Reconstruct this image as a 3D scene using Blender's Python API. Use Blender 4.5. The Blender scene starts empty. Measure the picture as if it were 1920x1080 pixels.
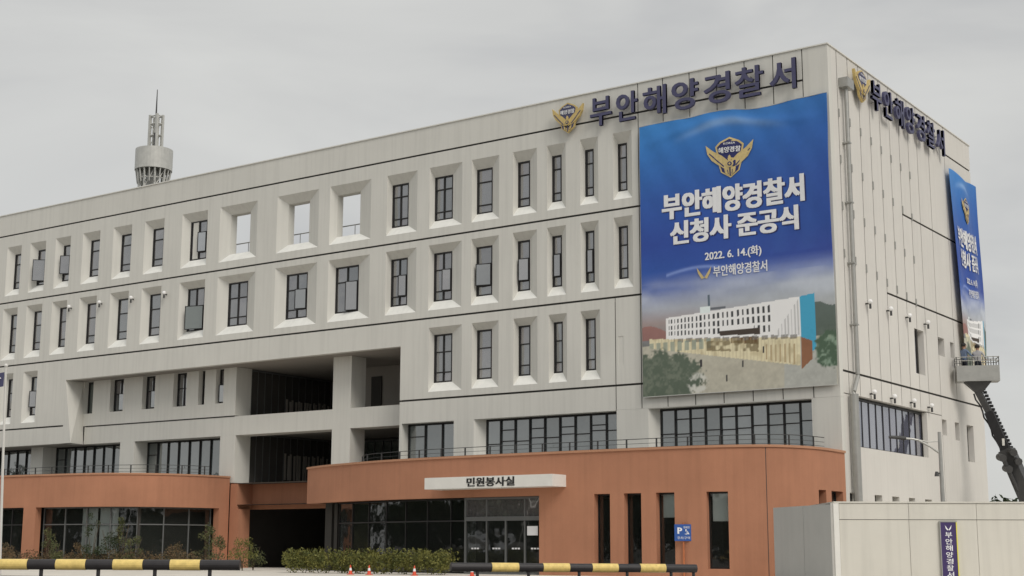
import bpy, bmesh, math, random
import numpy as np
from mathutils import Vector, Matrix
random.seed(7)
scene = bpy.context.scene
COL = scene.collection

# ------------------------------------------------------------------ camera
CAM = Vector((21.332, -52.660, 1.16))
YAW, PITCH, ROLL, FPX = -0.6114, 0.1810, 0.0026, 2682.3
cy, sy, cp, sp, cr, sr = math.cos(YAW), math.sin(YAW), math.cos(PITCH), math.sin(PITCH), math.cos(ROLL), math.sin(ROLL)
FWD = Vector((sy*cp, cy*cp, sp)); RT0 = Vector((cy, -sy, 0)); UP0 = RT0.cross(FWD)
RT = RT0*cr + UP0*sr; UP = UP0*cr - RT0*sr
cam = bpy.data.cameras.new('camera'); camo = bpy.data.objects.new('camera', cam); COL.objects.link(camo)
camo.matrix_world = Matrix(((RT.x, UP.x, -FWD.x, CAM.x), (RT.y, UP.y, -FWD.y, CAM.y), (RT.z, UP.z, -FWD.z, CAM.z), (0, 0, 0, 1)))
cam.sensor_width = 36; cam.lens = FPX/1920*36; cam.clip_start = 0.2; cam.clip_end = 3000
scene.camera = camo

# ------------------------------------------------------------------ world, sun, exposure
SUN_AZ_DIR = Vector((0.80, -0.42, 0.0)); SUN_EL = math.radians(42)
w = bpy.data.worlds.new('World'); scene.world = w; w.use_nodes = True
nt = w.node_tree; nt.nodes.clear()
def N(nt, t, **k):
    n = nt.nodes.new(t)
    for a, b in k.items(): setattr(n, a, b)
    return n
wout = N(nt, 'ShaderNodeOutputWorld'); bg = N(nt, 'ShaderNodeBackground')
sky = N(nt, 'ShaderNodeTexSky'); sky.sky_type = 'NISHITA'; sky.sun_disc = False
sky.sun_elevation = SUN_EL; sky.sun_rotation = math.atan2(SUN_AZ_DIR.x, SUN_AZ_DIR.y)
tc = N(nt, 'ShaderNodeTexCoord')
sep = N(nt, 'ShaderNodeSeparateXYZ'); nt.links.new(tc.outputs['Generated'], sep.inputs[0])
mp = N(nt, 'ShaderNodeMapping'); mp.inputs['Scale'].default_value = (1.0, 1.0, 3.4)
mp.inputs['Rotation'].default_value = (0.0, 0.25, 0.3)
nt.links.new(tc.outputs['Generated'], mp.inputs[0])
n1 = N(nt, 'ShaderNodeTexNoise'); n1.inputs['Scale'].default_value = 2.6; n1.inputs['Detail'].default_value = 5; n1.inputs['Roughness'].default_value = .5
n1.inputs['Distortion'].default_value = .5
nt.links.new(mp.outputs[0], n1.inputs['Vector'])
cr_ = N(nt, 'ShaderNodeValToRGB'); nt.links.new(n1.outputs['Fac'], cr_.inputs['Fac'])
cr_.color_ramp.elements[0].position = .30; cr_.color_ramp.elements[0].color = (.455, .46, .465, 1)
cr_.color_ramp.elements[1].position = .72; cr_.color_ramp.elements[1].color = (.66, .66, .635, 1)
e = cr_.color_ramp.elements.new(.5); e.color = (.58, .58, .565, 1)
skm = N(nt, 'ShaderNodeVectorMath', operation='SCALE'); nt.links.new(sky.outputs[0], skm.inputs[0]); skm.inputs['Scale'].default_value = .08
mx = N(nt, 'ShaderNodeMix', data_type='RGBA'); mx.inputs[0].default_value = .93
nt.links.new(skm.outputs[0], mx.inputs[6]); nt.links.new(cr_.outputs[0], mx.inputs[7])
nt.links.new(mx.outputs[2], bg.inputs['Color']); bg.inputs['Strength'].default_value = 1.0
nt.links.new(bg.outputs[0], wout.inputs[0])
sun = bpy.data.lights.new('sun', 'SUN'); suno = bpy.data.objects.new('sun', sun); COL.objects.link(suno)
sun.energy = 1.45; sun.angle = math.radians(26); sun.color = (1.0, .94, .86)
sd = Vector((SUN_AZ_DIR.x*math.cos(SUN_EL)/SUN_AZ_DIR.length, SUN_AZ_DIR.y*math.cos(SUN_EL)/SUN_AZ_DIR.length, math.sin(SUN_EL)))
suno.rotation_euler = sd.to_track_quat('Z', 'Y').to_euler(); suno.location = (40, -40, 60)
scene.view_settings.view_transform = 'Standard'; scene.view_settings.look = 'None'
scene.view_settings.exposure = 0.12; scene.view_settings.gamma = 1.0; scene.view_settings.use_curve_mapping = False

# ------------------------------------------------------------------ materials
def lin(c): 
    return tuple(((v/255)/12.92 if v/255 <= .04045 else ((v/255+.055)/1.055)**2.4) for v in c)
def mat(name, col, rough=.8, var=.06, scale=1.5, bump=0.0, bscale=30, metal=0.0, streak=0.0, spec=.4, rand=0.0):
    m = bpy.data.materials.new(name); m.use_nodes = True; t = m.node_tree; b = t.nodes['Principled BSDF']
    b.inputs['Roughness'].default_value = rough; b.inputs['Metallic'].default_value = metal
    b.inputs['Specular IOR Level'].default_value = spec
    b.inputs['Base Color'].default_value = (*col, 1)
    tc = N(t, 'ShaderNodeTexCoord')
    if var or streak or rand:
        ns = N(t, 'ShaderNodeTexNoise'); ns.inputs['Scale'].default_value = scale; ns.inputs['Detail'].default_value = 6; ns.inputs['Roughness'].default_value = .6
        t.links.new(tc.outputs['Object'], ns.inputs['Vector'])
        mr = N(t, 'ShaderNodeMapRange'); mr.inputs[1].default_value = .3; mr.inputs[2].default_value = .7
        mr.inputs[3].default_value = 1-var; mr.inputs[4].default_value = 1+var
        t.links.new(ns.outputs['Fac'], mr.inputs[0])
        val = mr.outputs[0]
        if streak:
            mp = N(t, 'ShaderNodeMapping'); mp.inputs['Scale'].default_value = (5, 5, .22); t.links.new(tc.outputs['Object'], mp.inputs[0])
            n2 = N(t, 'ShaderNodeTexNoise'); n2.inputs['Scale'].default_value = 1; n2.inputs['Detail'].default_value = 5; t.links.new(mp.outputs[0], n2.inputs['Vector'])
            m2 = N(t, 'ShaderNodeMapRange'); m2.inputs[1].default_value = .45; m2.inputs[2].default_value = .75; m2.inputs[3].default_value = 1; m2.inputs[4].default_value = 1-streak
            t.links.new(n2.outputs['Fac'], m2.inputs[0])
            mm = N(t, 'ShaderNodeMath', operation='MULTIPLY'); t.links.new(val, mm.inputs[0]); t.links.new(m2.outputs[0], mm.inputs[1]); val = mm.outputs[0]
        if rand:
            oi = N(t, 'ShaderNodeObjectInfo'); m3 = N(t, 'ShaderNodeMapRange'); m3.inputs[3].default_value = 1-rand; m3.inputs[4].default_value = 1+rand
            t.links.new(oi.outputs['Random'], m3.inputs[0])
            mm = N(t, 'ShaderNodeMath', operation='MULTIPLY'); t.links.new(val, mm.inputs[0]); t.links.new(m3.outputs[0], mm.inputs[1]); val = mm.outputs[0]
        vm = N(t, 'ShaderNodeVectorMath', operation='SCALE'); vm.inputs[0].default_value = col; t.links.new(val, vm.inputs['Scale'])
        t.links.new(vm.outputs[0], b.inputs['Base Color'])
    if bump:
        nb = N(t, 'ShaderNodeTexNoise'); nb.inputs['Scale'].default_value = bscale; nb.inputs['Detail'].default_value = 3; t.links.new(tc.outputs['Object'], nb.inputs['Vector'])
        bp = N(t, 'ShaderNodeBump'); bp.inputs['Strength'].default_value = bump; bp.inputs['Distance'].default_value = .02
        t.links.new(nb.outputs['Fac'], bp.inputs['Height']); t.links.new(bp.outputs[0], b.inputs['Normal'])
    return m
def glass_mat(name, c0, c1, refl, rough=.03, wav=.02, transp=0.0):
    m = bpy.data.materials.new(name); m.use_nodes = True; t = m.node_tree; t.nodes.clear()
    out = N(t, 'ShaderNodeOutputMaterial'); df = N(t, 'ShaderNodeBsdfDiffuse'); gl = N(t, 'ShaderNodeBsdfGlossy'); ms = N(t, 'ShaderNodeMixShader')
    oi = N(t, 'ShaderNodeObjectInfo'); mc = N(t, 'ShaderNodeMix', data_type='RGBA'); mc.inputs[6].default_value = (*c0, 1); mc.inputs[7].default_value = (*c1, 1)
    t.links.new(oi.outputs['Random'], mc.inputs[0]); t.links.new(mc.outputs[2], df.inputs['Color'])
    gl.inputs['Roughness'].default_value = rough; gl.inputs['Color'].default_value = (.95, .96, .97, 1)
    tc = N(t, 'ShaderNodeTexCoord'); nb = N(t, 'ShaderNodeTexNoise'); nb.inputs['Scale'].default_value = .8; t.links.new(tc.outputs['Object'], nb.inputs['Vector'])
    bp = N(t, 'ShaderNodeBump'); bp.inputs['Strength'].default_value = 1; bp.inputs['Distance'].default_value = wav; t.links.new(nb.outputs['Fac'], bp.inputs['Height']); t.links.new(bp.outputs[0], gl.inputs['Normal'])
    fr = N(t, 'ShaderNodeFresnel'); fr.inputs['IOR'].default_value = 1.5
    mr = N(t, 'ShaderNodeMapRange'); mr.inputs[1].default_value = .04; mr.inputs[2].default_value = .6; mr.inputs[3].default_value = refl; mr.inputs[4].default_value = .9; t.links.new(fr.outputs[0], mr.inputs[0])
    mj = N(t, 'ShaderNodeMapRange'); mj.inputs[3].default_value = .88; mj.inputs[4].default_value = 1.14
    wn = N(t, 'ShaderNodeMath', operation='MULTIPLY'); 
    wn2 = N(t, 'ShaderNodeMath', operation='FRACT'); ml = N(t, 'ShaderNodeMath', operation='MULTIPLY'); ml.inputs[1].default_value = 7.31
    t.links.new(oi.outputs['Random'], ml.inputs[0]); t.links.new(ml.outputs[0], wn2.inputs[0]); t.links.new(wn2.outputs[0], mj.inputs[0])
    t.links.new(mr.outputs[0], wn.inputs[0]); t.links.new(mj.outputs[0], wn.inputs[1]); t.links.new(wn.outputs[0], ms.inputs[0])
    base = df.outputs[0]
    if transp:
        tr = N(t, 'ShaderNodeBsdfTransparent'); tr.inputs['Color'].default_value = (.88, .92, .89, 1); m2 = N(t, 'ShaderNodeMixShader'); m2.inputs[0].default_value = transp
        t.links.new(df.outputs[0], m2.inputs[1]); t.links.new(tr.outputs[0], m2.inputs[2]); base = m2.outputs[0]
    t.links.new(base, ms.inputs[1]); t.links.new(gl.outputs[0], ms.inputs[2]); t.links.new(ms.outputs[0], out.inputs[0])
    return m
M = {}
M['wall'] = mat('pale_stucco', (.69, .682, .636), .9, .035, .35, .15, 25, streak=.085, rand=.012)
M['wallside'] = mat('pale_cladding', (.71, .688, .645), .85, .03, .5, .12, 25, streak=.05, rand=.025)
M['sill'] = mat('skylit_sill', (.86, .86, .82), .7, .05, 2, streak=.06)  # sill slopes coloured whiter than the wall to carry the sky light
M['joint'] = mat('dark_joint', (.035, .033, .03), .9, 0)
M['orange'] = mat('terracotta_render', (.46, .215, .128), .9, .09, .5, .25, 35, streak=.08)
M['cop'] = mat('orange_coping', (.48, .25, .15), .8, .05, 1)
M['frame'] = mat('black_window_frame', (.018, .017, .017), .45, 0)
M['greyframe'] = mat('grey_window_frame', (.13, .135, .135), .5, .05, 3)
M['glass'] = glass_mat('window_glass', (.06, .07, .072), (.15, .135, .14), .30)
M['glass2'] = glass_mat('strip_glass', (.06, .078, .078), (.10, .12, .12), .26)
M['glassside'] = glass_mat('blue_strip_glass', (.13, .14, .19), (.17, .17, .23), .30)
M['glass1'] = glass_mat('ground_floor_glass', (.03, .036, .034), (.05, .055, .052), .08, transp=.70)
M['glassd'] = glass_mat('dark_void_glass', (.085, .11, .10), (.13, .15, .135), .16)
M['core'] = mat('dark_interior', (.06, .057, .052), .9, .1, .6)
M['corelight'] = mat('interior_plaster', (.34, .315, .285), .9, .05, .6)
M['roof'] = mat('roof_grey', (.25, .25, .24), .9, .1, .5)
M['white'] = mat('white_paint', (.78, .77, .73), .6, .04, 2)
M['metal'] = mat('galvanised_metal', (.40, .40, .38), .45, .08, 4, metal=.5)
M['steel'] = mat('pale_steel', (.56, .56, .53), .5, .1, 3, metal=.2)
M['dsteel'] = mat('dark_steel', (.06, .06, .06), .5, .1, 3)
M['navy'] = mat('navy_letter', (.075, .075, .15), .45, .04, 3)
M['purple'] = mat('purple_sign', (.055, .035, .13), .5, .04, 3)
M['gold'] = mat('gold_emblem', (.62, .47, .19), .45, .12, 6, metal=.15)
M['goldp'] = mat('gold_print', (.66, .52, .24), .6, .14, 9)
M['black'] = mat('black_rubber', (.02, .02, .022), .6, .1, 4)
M['barblack'] = mat('black_bar_paint', (.035, .032, .034), .4, .15, 5)
M['yellow'] = mat('yellow_bar_paint', (.85, .64, .22), .28, .16, 9)
M['yellowedge'] = mat('yellow_trim', (.8, .75, .1), .5, .02)
M['whitep'] = mat('white_print', (.85, .86, .88), .7, .03, 4)
M['navyp'] = mat('navy_print', (.03, .035, .14), .7, .05, 4)
M['blackp'] = mat('black_print', (.02, .02, .02), .7, 0)
M['bluesign'] = mat('blue_sign', (.03, .10, .36), .5, .03)
M['cone'] = mat('orange_cone', (.75, .10, .05), .5, .08, 6)
M['post'] = mat('orange_post', (.5, .17, .07), .6, .1, 6)
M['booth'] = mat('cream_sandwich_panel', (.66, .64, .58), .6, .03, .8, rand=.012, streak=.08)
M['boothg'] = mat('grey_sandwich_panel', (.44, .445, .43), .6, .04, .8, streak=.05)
M['pave'] = mat('pale_concrete_paving', (.72, .68, .61), .9, .1, .8, .2, 12)
M['ground'] = mat('asphalt', (.20, .19, .175), .95, .15, .4, .2, 20)
M['globe'] = mat('white_lamp_globe', (.9, .9, .9), .3, 0)
M['blind'] = mat('white_blind_and_sky', (.85, .87, .88), .8, .06, 1)
M['skin'] = mat('skin', (.45, .27, .19), .6, .05, 8)
M['hair'] = mat('black_hair', (.015, .013, .012), .6, .1, 20)
M['shirt1'] = mat('blue_grey_workwear', (.16, .21, .32), .9, .2, 8)
M['shirt2'] = mat('pale_workwear', (.42, .42, .44), .9, .15, 8)
M['pants'] = mat('dark_trousers', (.03, .035, .05), .9, .15, 8)
def leafmat(name, c0, c1):
    m = bpy.data.materials.new(name); m.use_nodes = True; t = m.node_tree; b = t.nodes['Principled BSDF']; b.inputs['Roughness'].default_value = .6; b.inputs['Specular IOR Level'].default_value = .25
    tc = N(t, 'ShaderNodeTexCoord'); ns = N(t, 'ShaderNodeTexNoise'); ns.inputs['Scale'].default_value = 3.5; ns.inputs['Detail'].default_value = 5
    t.links.new(tc.outputs['Object'], ns.inputs['Vector']); rp = N(t, 'ShaderNodeValToRGB'); rp.color_ramp.elements[0].position = .35; rp.color_ramp.elements[1].position = .65
    rp.color_ramp.elements[0].color = (*c0, 1); rp.color_ramp.elements[1].color = (*c1, 1); t.links.new(ns.outputs['Fac'], rp.inputs[0]); t.links.new(rp.outputs[0], b.inputs['Base Color'])
    return m
M['hedge'] = leafmat('yellow_green_leaves', (.07, .085, .025), (.22, .21, .055))
M['shrub'] = leafmat('dull_green_leaves', (.045, .06, .024), (.16, .165, .07))
M['redshrub'] = leafmat('reddish_brown_leaves', (.06, .06, .03), (.19, .12, .065))
M['tree'] = leafmat('dark_tree_leaves', (.02, .03, .012), (.05, .07, .03))
M['bark'] = mat('bark', (.10, .075, .05), .95, .2, 6)
def vcol_mat(name, rough=.55):
    m = bpy.data.materials.new(name); m.use_nodes = True; t = m.node_tree; b = t.nodes['Principled BSDF']; b.inputs['Roughness'].default_value = rough
    a = N(t, 'ShaderNodeVertexColor'); a.layer_name = 'print'; t.links.new(a.outputs[0], b.inputs['Base Color']); b.inputs['Specular IOR Level'].default_value = .35
    return m
M['banner'] = vcol_mat('printed_banner_vinyl')

# ------------------------------------------------------------------ mesh helpers
class MB:
    def __init__(s): s.v = []; s.f = []; s.mi = []
    def quad(s, *p, mi=0):
        b = len(s.v); s.v += [tuple(q) for q in p]; s.f.append(tuple(range(b, b+len(p)))); s.mi.append(mi)
    def box(s, a, b, mi=0):
        x0, y0, z0 = a; x1, y1, z1 = b
        s.hexa([(x0,y0,z0),(x1,y0,z0),(x1,y1,z0),(x0,y1,z0)], [(x0,y0,z1),(x1,y0,z1),(x1,y1,z1),(x0,y1,z1)], mi)
    def hexa(s, lo, hi, mi=0):
        k = len(s.v); s.v += [tuple(q) for q in lo]+[tuple(q) for q in hi]
        for f in [(3,2,1,0),(4,5,6,7),(0,1,5,4),(1,2,6,5),(2,3,7,6),(3,0,4,7)]:
            s.f.append(tuple(k+i for i in f)); s.mi.append(mi)
    def lbox(s, fr, u0, u1, v0, v1, d0, d1, mi=0):   # fr=(origin,du,n): u along du, v up, d outward along n
        O, du, n = fr
        P = lambda u, v, d: O + du*u + Vector((0,0,v)) + n*d
        s.hexa([P(u0,v0,d1),P(u1,v0,d1),P(u1,v0,d0),P(u0,v0,d0)], [P(u0,v1,d1),P(u1,v1,d1),P(u1,v1,d0),P(u0,v1,d0)], mi)
    def tube(s, pts, r, n=10, mi=0, r2=None, caps=True):
        pts = [Vector(p) for p in pts]; k = len(s.v); m = len(pts)
        for i, p in enumerate(pts):
            d = (pts[min(i+1, m-1)]-pts[max(i-1, 0)]).normalized()
            a = Vector((0,0,1)) if abs(d.z) < .9 else Vector((1,0,0))
            e1 = d.cross(a).normalized(); e2 = d.cross(e1)
            rr = r if r2 is None else r+(r2-r)*i/(m-1)
            for j in range(n):
                t = 2*math.pi*j/n; s.v.append(tuple(p+e1*math.cos(t)*rr+e2*math.sin(t)*rr))
        for i in range(m-1):
            for j in range(n):
                s.f.append((k+i*n+j, k+i*n+(j+1) % n, k+(i+1)*n+(j+1) % n, k+(i+1)*n+j)); s.mi.append(mi)
        if caps:
            s.f.append(tuple(k+j for j in range(n))[::-1]); s.mi.append(mi); s.f.append(tuple(k+(m-1)*n+j for j in range(n))); s.mi.append(mi)
    def poly(s, pts, to3, mi=0, back=None):           # flat polygon via mapping, optional extrusion
        b = len(s.v); n = len(pts); s.v += [tuple(to3(x, y, 0)) for x, y in pts]; s.f.append(tuple(range(b, b+n))); s.mi.append(mi)
        if back is not None:
            c = len(s.v); s.v += [tuple(to3(x, y, back)) for x, y in pts]
            s.f.append(tuple(range(c, c+n))[::-1]); s.mi.append(mi)
            for i in range(n): s.f.append((b+i, c+i, c+(i+1) % n, b+(i+1) % n)); s.mi.append(mi)
    def build(s, name, mats, parent=None, smooth=False, **props):
        me = bpy.data.meshes.new(name); me.from_pydata(s.v, [], s.f)
        if not isinstance(mats, (list, tuple)): mats = [mats]
        for m in mats: me.materials.append(m)
        me.polygons.foreach_set('material_index', s.mi)
        if smooth: me.polygons.foreach_set('use_smooth', [True]*len(s.f))
        me.update(); o = bpy.data.objects.new(name, me); COL.objects.link(o)
        if parent: o.parent = parent
        for k, v in props.items(): o[k] = v
        return o
def thing(name, label, cat, loc=(0,0,0), rz=0, group=None):
    o = bpy.data.objects.new(name, None); COL.objects.link(o); o.location = loc; o.rotation_euler = (0,0,rz); o.empty_display_size = .3
    o['label'] = label; o['category'] = cat
    if group: o['group'] = group
    return o
def place(o, parent, keep=True):
    bpy.context.view_layer.update(); o.parent = parent; o.matrix_parent_inverse = parent.matrix_world.inverted()
V = Vector
def catmull(P, k=6):
    P = [V((*p, 0)) if len(p) == 2 else V(p) for p in P]; out = []
    for i in range(len(P)-1):
        a, b, c, d = P[max(i-1,0)], P[i], P[i+1], P[min(i+2,len(P)-1)]
        for j in range(k):
            t = j/k; out.append(.5*((2*b)+(c-a)*t+(2*a-5*b+4*c-d)*t*t+(3*b-a-3*c+d)*t**3))
    out.append(P[-1]); return out
class Path:
    def __init__(s, pts, s0=0.0):
        s.p = [V((p[0], p[1], 0)) for p in pts]; s.s = [s0]
        for a, b in zip(s.p, s.p[1:]): s.s.append(s.s[-1]+(b-a).length)
        seg = [(b-a).normalized() for a, b in zip(s.p, s.p[1:])]
        s.n = []
        for i in range(len(s.p)):
            a = seg[max(i-1, 0)]; b = seg[min(i, len(seg)-1)]; d = (a+b).normalized()
            n = V((d.y, -d.x, 0)); c = max(.5, n.dot(V((b.y, -b.x, 0)))); s.n.append(n/c)
    def at(s, q):
        i = 0
        while i < len(s.s)-2 and q > s.s[i+1]: i += 1
        t = (q-s.s[i])/(s.s[i+1]-s.s[i]); return s.p[i].lerp(s.p[i+1], t), s.n[i].lerp(s.n[i+1], t)
    def s_of(s, axis, val, frm=0):
        for i in range(frm, len(s.p)-1):
            a, b = s.p[i][axis], s.p[i+1][axis]
            if (a-val)*(b-val) <= 0 and a != b: return s.s[i]+(s.s[i+1]-s.s[i])*(val-a)/(b-a)
        raise ValueError(val)
def grid_wall(mb, path, q0, q1, z0, z1, openings=(), t=.35, back=True, mi=0, sillmi=None):
    """wall with real openings; an opening is (s0,s1,z0,z1) or, splayed, (s0,s1,z0,z1,i0,i1,iz0,iz1)"""
    cs = {q0, q1} | {q for q in path.s if q0 < q < q1}; cz = {z0, z1}
    for o in openings: cs |= {o[0], o[1]}; cz |= {o[2], o[3]}
    cs = sorted(c for c in cs if q0-1e-6 <= c <= q1+1e-6); cz = sorted(c for c in cz if z0-1e-6 <= c <= z1+1e-6)
    cs = [c for i, c in enumerate(cs) if i == 0 or c-cs[i-1] > 1e-5]; cz = [c for i, c in enumerate(cz) if i == 0 or c-cz[i-1] > 1e-5]
    def P(s, z, d):
        p, n = path.at(s); return (p.x-n.x*d, p.y-n.y*d, z)
    def inside(i, j):
        if i < 0 or j < 0 or i >= len(cs)-1 or j >= len(cz)-1: return False
        sm, zm = (cs[i]+cs[i+1])/2, (cz[j]+cz[j+1])/2
        return not any(o[0] < sm < o[1] and o[2] < zm < o[3] for o in openings)
    def splay(i, j):
        if i < 0 or j < 0 or i >= len(cs)-1 or j >= len(cz)-1: return False
        sm, zm = (cs[i]+cs[i+1])/2, (cz[j]+cz[j+1])/2
        return any(len(o) > 4 and o[0] < sm < o[1] and o[2] < zm < o[3] for o in openings)
    for i in range(len(cs)-1):
        for j in range(len(cz)-1):
            if not inside(i, j): continue
            a, b, c, d = cs[i], cs[i+1], cz[j], cz[j+1]
            mb.quad(P(a,c,0), P(b,c,0), P(b,d,0), P(a,d,0), mi=mi)
            if back: mb.quad(P(b,c,t), P(a,c,t), P(a,d,t), P(b,d,t), mi=mi)
            for (di, dj, e) in ((-1,0,0),(1,0,1),(0,-1,2),(0,1,3)):
                if inside(i+di, j+dj) or splay(i+di, j+dj): continue
                pts = [((a,c),(a,d)), ((b,c),(b,d)), ((a,c),(b,c)), ((a,d),(b,d))][e]
                mb.quad(P(*pts[0],0), P(*pts[1],0), P(*pts[1],t), P(*pts[0],t), mi=mi)
    for o in openings:
        if len(o) == 4: continue
        a, b, c, d, e, f, g, h = o
        O = [P(a,c,0), P(b,c,0), P(b,d,0), P(a,d,0)]; I = [P(e,g,t), P(f,g,t), P(f,h,t), P(e,h,t)]
        for k in range(4):
            mb.quad(O[k], O[(k+1) % 4], I[(k+1) % 4], I[k], mi=(sillmi if (k == 0 and sillmi is not None) else mi))

# text as mesh, fitted in a box
def text_polys(s, offset=.0, res=3):
    cu = bpy.data.curves.new('txt', 'FONT'); cu.body = s; cu.resolution_u = res; cu.offset = offset; cu.fill_mode = 'FRONT'
    o = bpy.data.objects.new('txt', cu); COL.objects.link(o); bpy.context.view_layer.update()
    me = bpy.data.meshes.new_from_object(o.evaluated_get(bpy.context.evaluated_depsgraph_get()))
    vs = [(v.co.x, v.co.y) for v in me.vertices]; fs = [tuple(p.vertices) for p in me.polygons]
    ec = {}
    for f in fs:
        for i in range(len(f)):
            k = (f[i], f[(i+1) % len(f)]); ec[k] = 1
    edges = [k for k in ec if (k[1], k[0]) not in ec]
    bpy.data.objects.remove(o); bpy.data.curves.remove(cu); bpy.data.meshes.remove(me)
    return vs, fs, edges
def add_text(mb, s, x0, x1, y0, y1, to3, offset=.02, depth=None, mi=0, skew=None):
    bold = max(0, offset-.008)*1.15; vs, fs, edges = text_polys(s, min(offset, .008))
    X = [v[0] for v in vs]; Y = [v[1] for v in vs]; a, b, c, d = min(X), max(X), min(Y), max(Y)
    def mp_(v, e):
        u = x0+(v[0]-a)/(b-a)*(x1-x0); q = y0+(v[1]-c)/(d-c)*(y1-y0)
        if skew: q += skew*(u-x0)
        return tuple(to3(u, q, e))
    em = bold; sx_ = (x1-x0)/(b-a); sy_ = (y1-y0)/(d-c)
    shifts = [(0, 0)] if not em else [(0,0),(-em,.35*em),(em,-.35*em),(-em,-.35*em),(em,.35*em)]
    for n_, (dx, dy) in enumerate(shifts):
        g = lambda v, e: mp_((v[0]+dx*(1-0), v[1]+dy), e)
        ez_ = -.0015*n_
        k = len(mb.v); mb.v += [g(v, ez_) for v in vs]
        for f in fs: mb.f.append(tuple(k+i for i in f)); mb.mi.append(mi)
        if depth:
            k2 = len(mb.v); mb.v += [g(v, depth-ez_) for v in vs]
            for f in fs: mb.f.append(tuple(k2+i for i in f)[::-1]); mb.mi.append(mi)
            for i, j in edges: mb.f.append((k+i, k+j, k2+j, k2+i)); mb.mi.append(mi)

# the winged emblem: polygons in a unit square (0..1, 0..1)
def emblem_polys():
    L = []
    sh = [(.5,1.0),(.70,.90),(.80,.80),(.76,.55),(.5,.30),(.24,.55),(.20,.80),(.30,.90)]
    L.append(('gold', sh, 0))
    L.append(('navy', [((x-.5)*.86+.5, (y-.66)*.86+.66) for x, y in sh], 1))
    low = [(.5,0.0),(.70,.16),(.76,.42),(.5,.5),(.24,.42),(.30,.16)]
    L.append(('gold', low, 0)); L.append(('navy', [((x-.5)*.86+.5, (y-.22)*.82+.22) for x, y in low], 1))
    for sgn in (-1, 1):
        f = lambda x, y: (.5+sgn*x, y)
        L.append(('gold', [f(.02,.40), f(.16,.56), f(.34,.70), f(.50,.88), f(.47,.66), f(.38,.48), f(.24,.34), f(.10,.22), f(.02,.16)], 2))
        for k, (a, b) in enumerate([(.12,.30),(.22,.42),(.32,.55)]):
            L.append(('navy', [f(a,b), f(a+.10,b+.12), f(a+.115,b+.105), f(a+.02,b-.02)], 3))
        L.append(('gold', [f(.02,.22), f(.13,.26), f(.11,.13), f(.02,.05)], 2))
        L.append(('navy', [f(.05,.20), f(.065,.20), f(.05,.09), f(.035,.09)], 3))
    c = [(.5+.085*math.cos(a), .34+.085*math.sin(a)) for a in [i*math.pi/6 for i in range(12)]]
    L.append(('gold', c, 4)); L.append(('navy', [(.5+(x-.5)*.62, .34+(y-.34)*.62) for x, y in c], 5)); L.append(('gold', [(.5+(x-.5)*.3, .34+(y-.34)*.3) for x, y in c], 6))
    L.append(('gold', [(.46,.42),(.54,.42),(.53,.52),(.5,.56),(.47,.52)], 4))
    return L
def add_emblem(mb, x0, x1, z0, z1, to3, step=.012, gold=0, navy=1, white=2, depth=None):
    for kind, pts, lay in emblem_polys():
        tt = lambda u, v, e: to3(u, v, lay*step+e)
        mb.poly([(x0+x*(x1-x0), z0+y*(z1-z0)) for x, y in pts], tt, gold if kind == 'gold' else navy, back=(-(depth or 0)-lay*step) if depth else None)
    W = x1-x0; H = z1-z0
    add_text(mb, '해양경찰', x0+.27*W, x0+.73*W, z0+.62*H, z0+.76*H, lambda u, v, e: to3(u, v, 2.5*step+e), .03, mi=white)
    add_text(mb, 'KOREA', x0+.38*W, x0+.62*W, z0+.82*H, z0+.87*H, lambda u, v, e: to3(u, v, 2.5*step+e), .01, mi=white)

# ------------------------------------------------------------------ ground
def sheet(name, pts, z, m, **p):
    mb = MB(); mb.quad(*[(x, y, z) for x, y in pts]); return mb.build(name, m, kind='structure', **p)
sheet('ground', [(-1500,-1500),(1500,-1500),(1500,1500),(-1500,1500)], 0, M['ground'])
mb = MB(); mb.box((-80,-20.0,0.004),(24,40,.2)); mb.build('pavement', M['pave'], kind='structure')
mb = MB()
for i in range(26): mb.box((-80+i*4+.01,-20.16,.004),(-76+i*4-.01,-20.005,.215))
mb.build('kerb', M['booth'], kind='structure')

# ------------------------------------------------------------------ police station
B = thing('police_station', 'long four storey pale grey coast guard station on an orange rounded ground floor', 'building', (0,0,0))
ZT, J4, J3, J2, J1, ZB = 21.41, 20.08, 15.86, 11.96, 8.11, 7.1
G = .045
XL = -62.0
D_IN = .35
inner4 = [(-53.1,-52.4,0),(-50.85,-50.05,0),(-48.45,-47.75,0),(-45.95,-45.1,0),(-43.25,-42.35,0),(-40.57,-39.65,0),(-37.5,-36.18,0),(-34.35,-32.9,0),(-30.1,-28.62,0),(-26.7,-25.16,0),(-23.07,-22.03,0),(-20.4,-19.3,0),(-17.87,-16.95,0),(-15.5,-14.82,0),(-13.6,-13.08,0),(-11.82,-11.36,0),(-10.1,-9.63,0)]
extra = [(-55.4,-54.75,0),(-57.6,-57.0,0),(-59.8,-59.2,0)]
cols = [(a,b) for a,b,_ in inner4]+[(a,b) for a,b,_ in extra]
def splays(a, b):
    c = (a+b)/2
    if c < -35: L, R = .33, .36
    elif c < -31: L, R = .5, .85
    elif c < -27: L, R = .5, .95
    elif c < -24: L, R = .2, 1.0
    elif c < -18: L, R = .06, .82
    elif c < -14: L, R = .05, .62
    else: L, R = .05, .44
    return L, R
def opening(a, b, zi0, zi1, zo0, zo1):
    L, R = splays(a, b); return (a-L, b+R, zo0, zo1, a, b, zi0, zi1)
PF = Path([(XL,0),(0,0)], XL)
rowspec = {4: (J4, J3, 16.74, 18.92, 16.3, 19.34), 3: (J3, J2, 12.8, 15.16, 12.34, 15.5), 2: (J2, ZB, 8.9, 11.2, 8.45, 11.5)}
openbands = []
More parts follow.
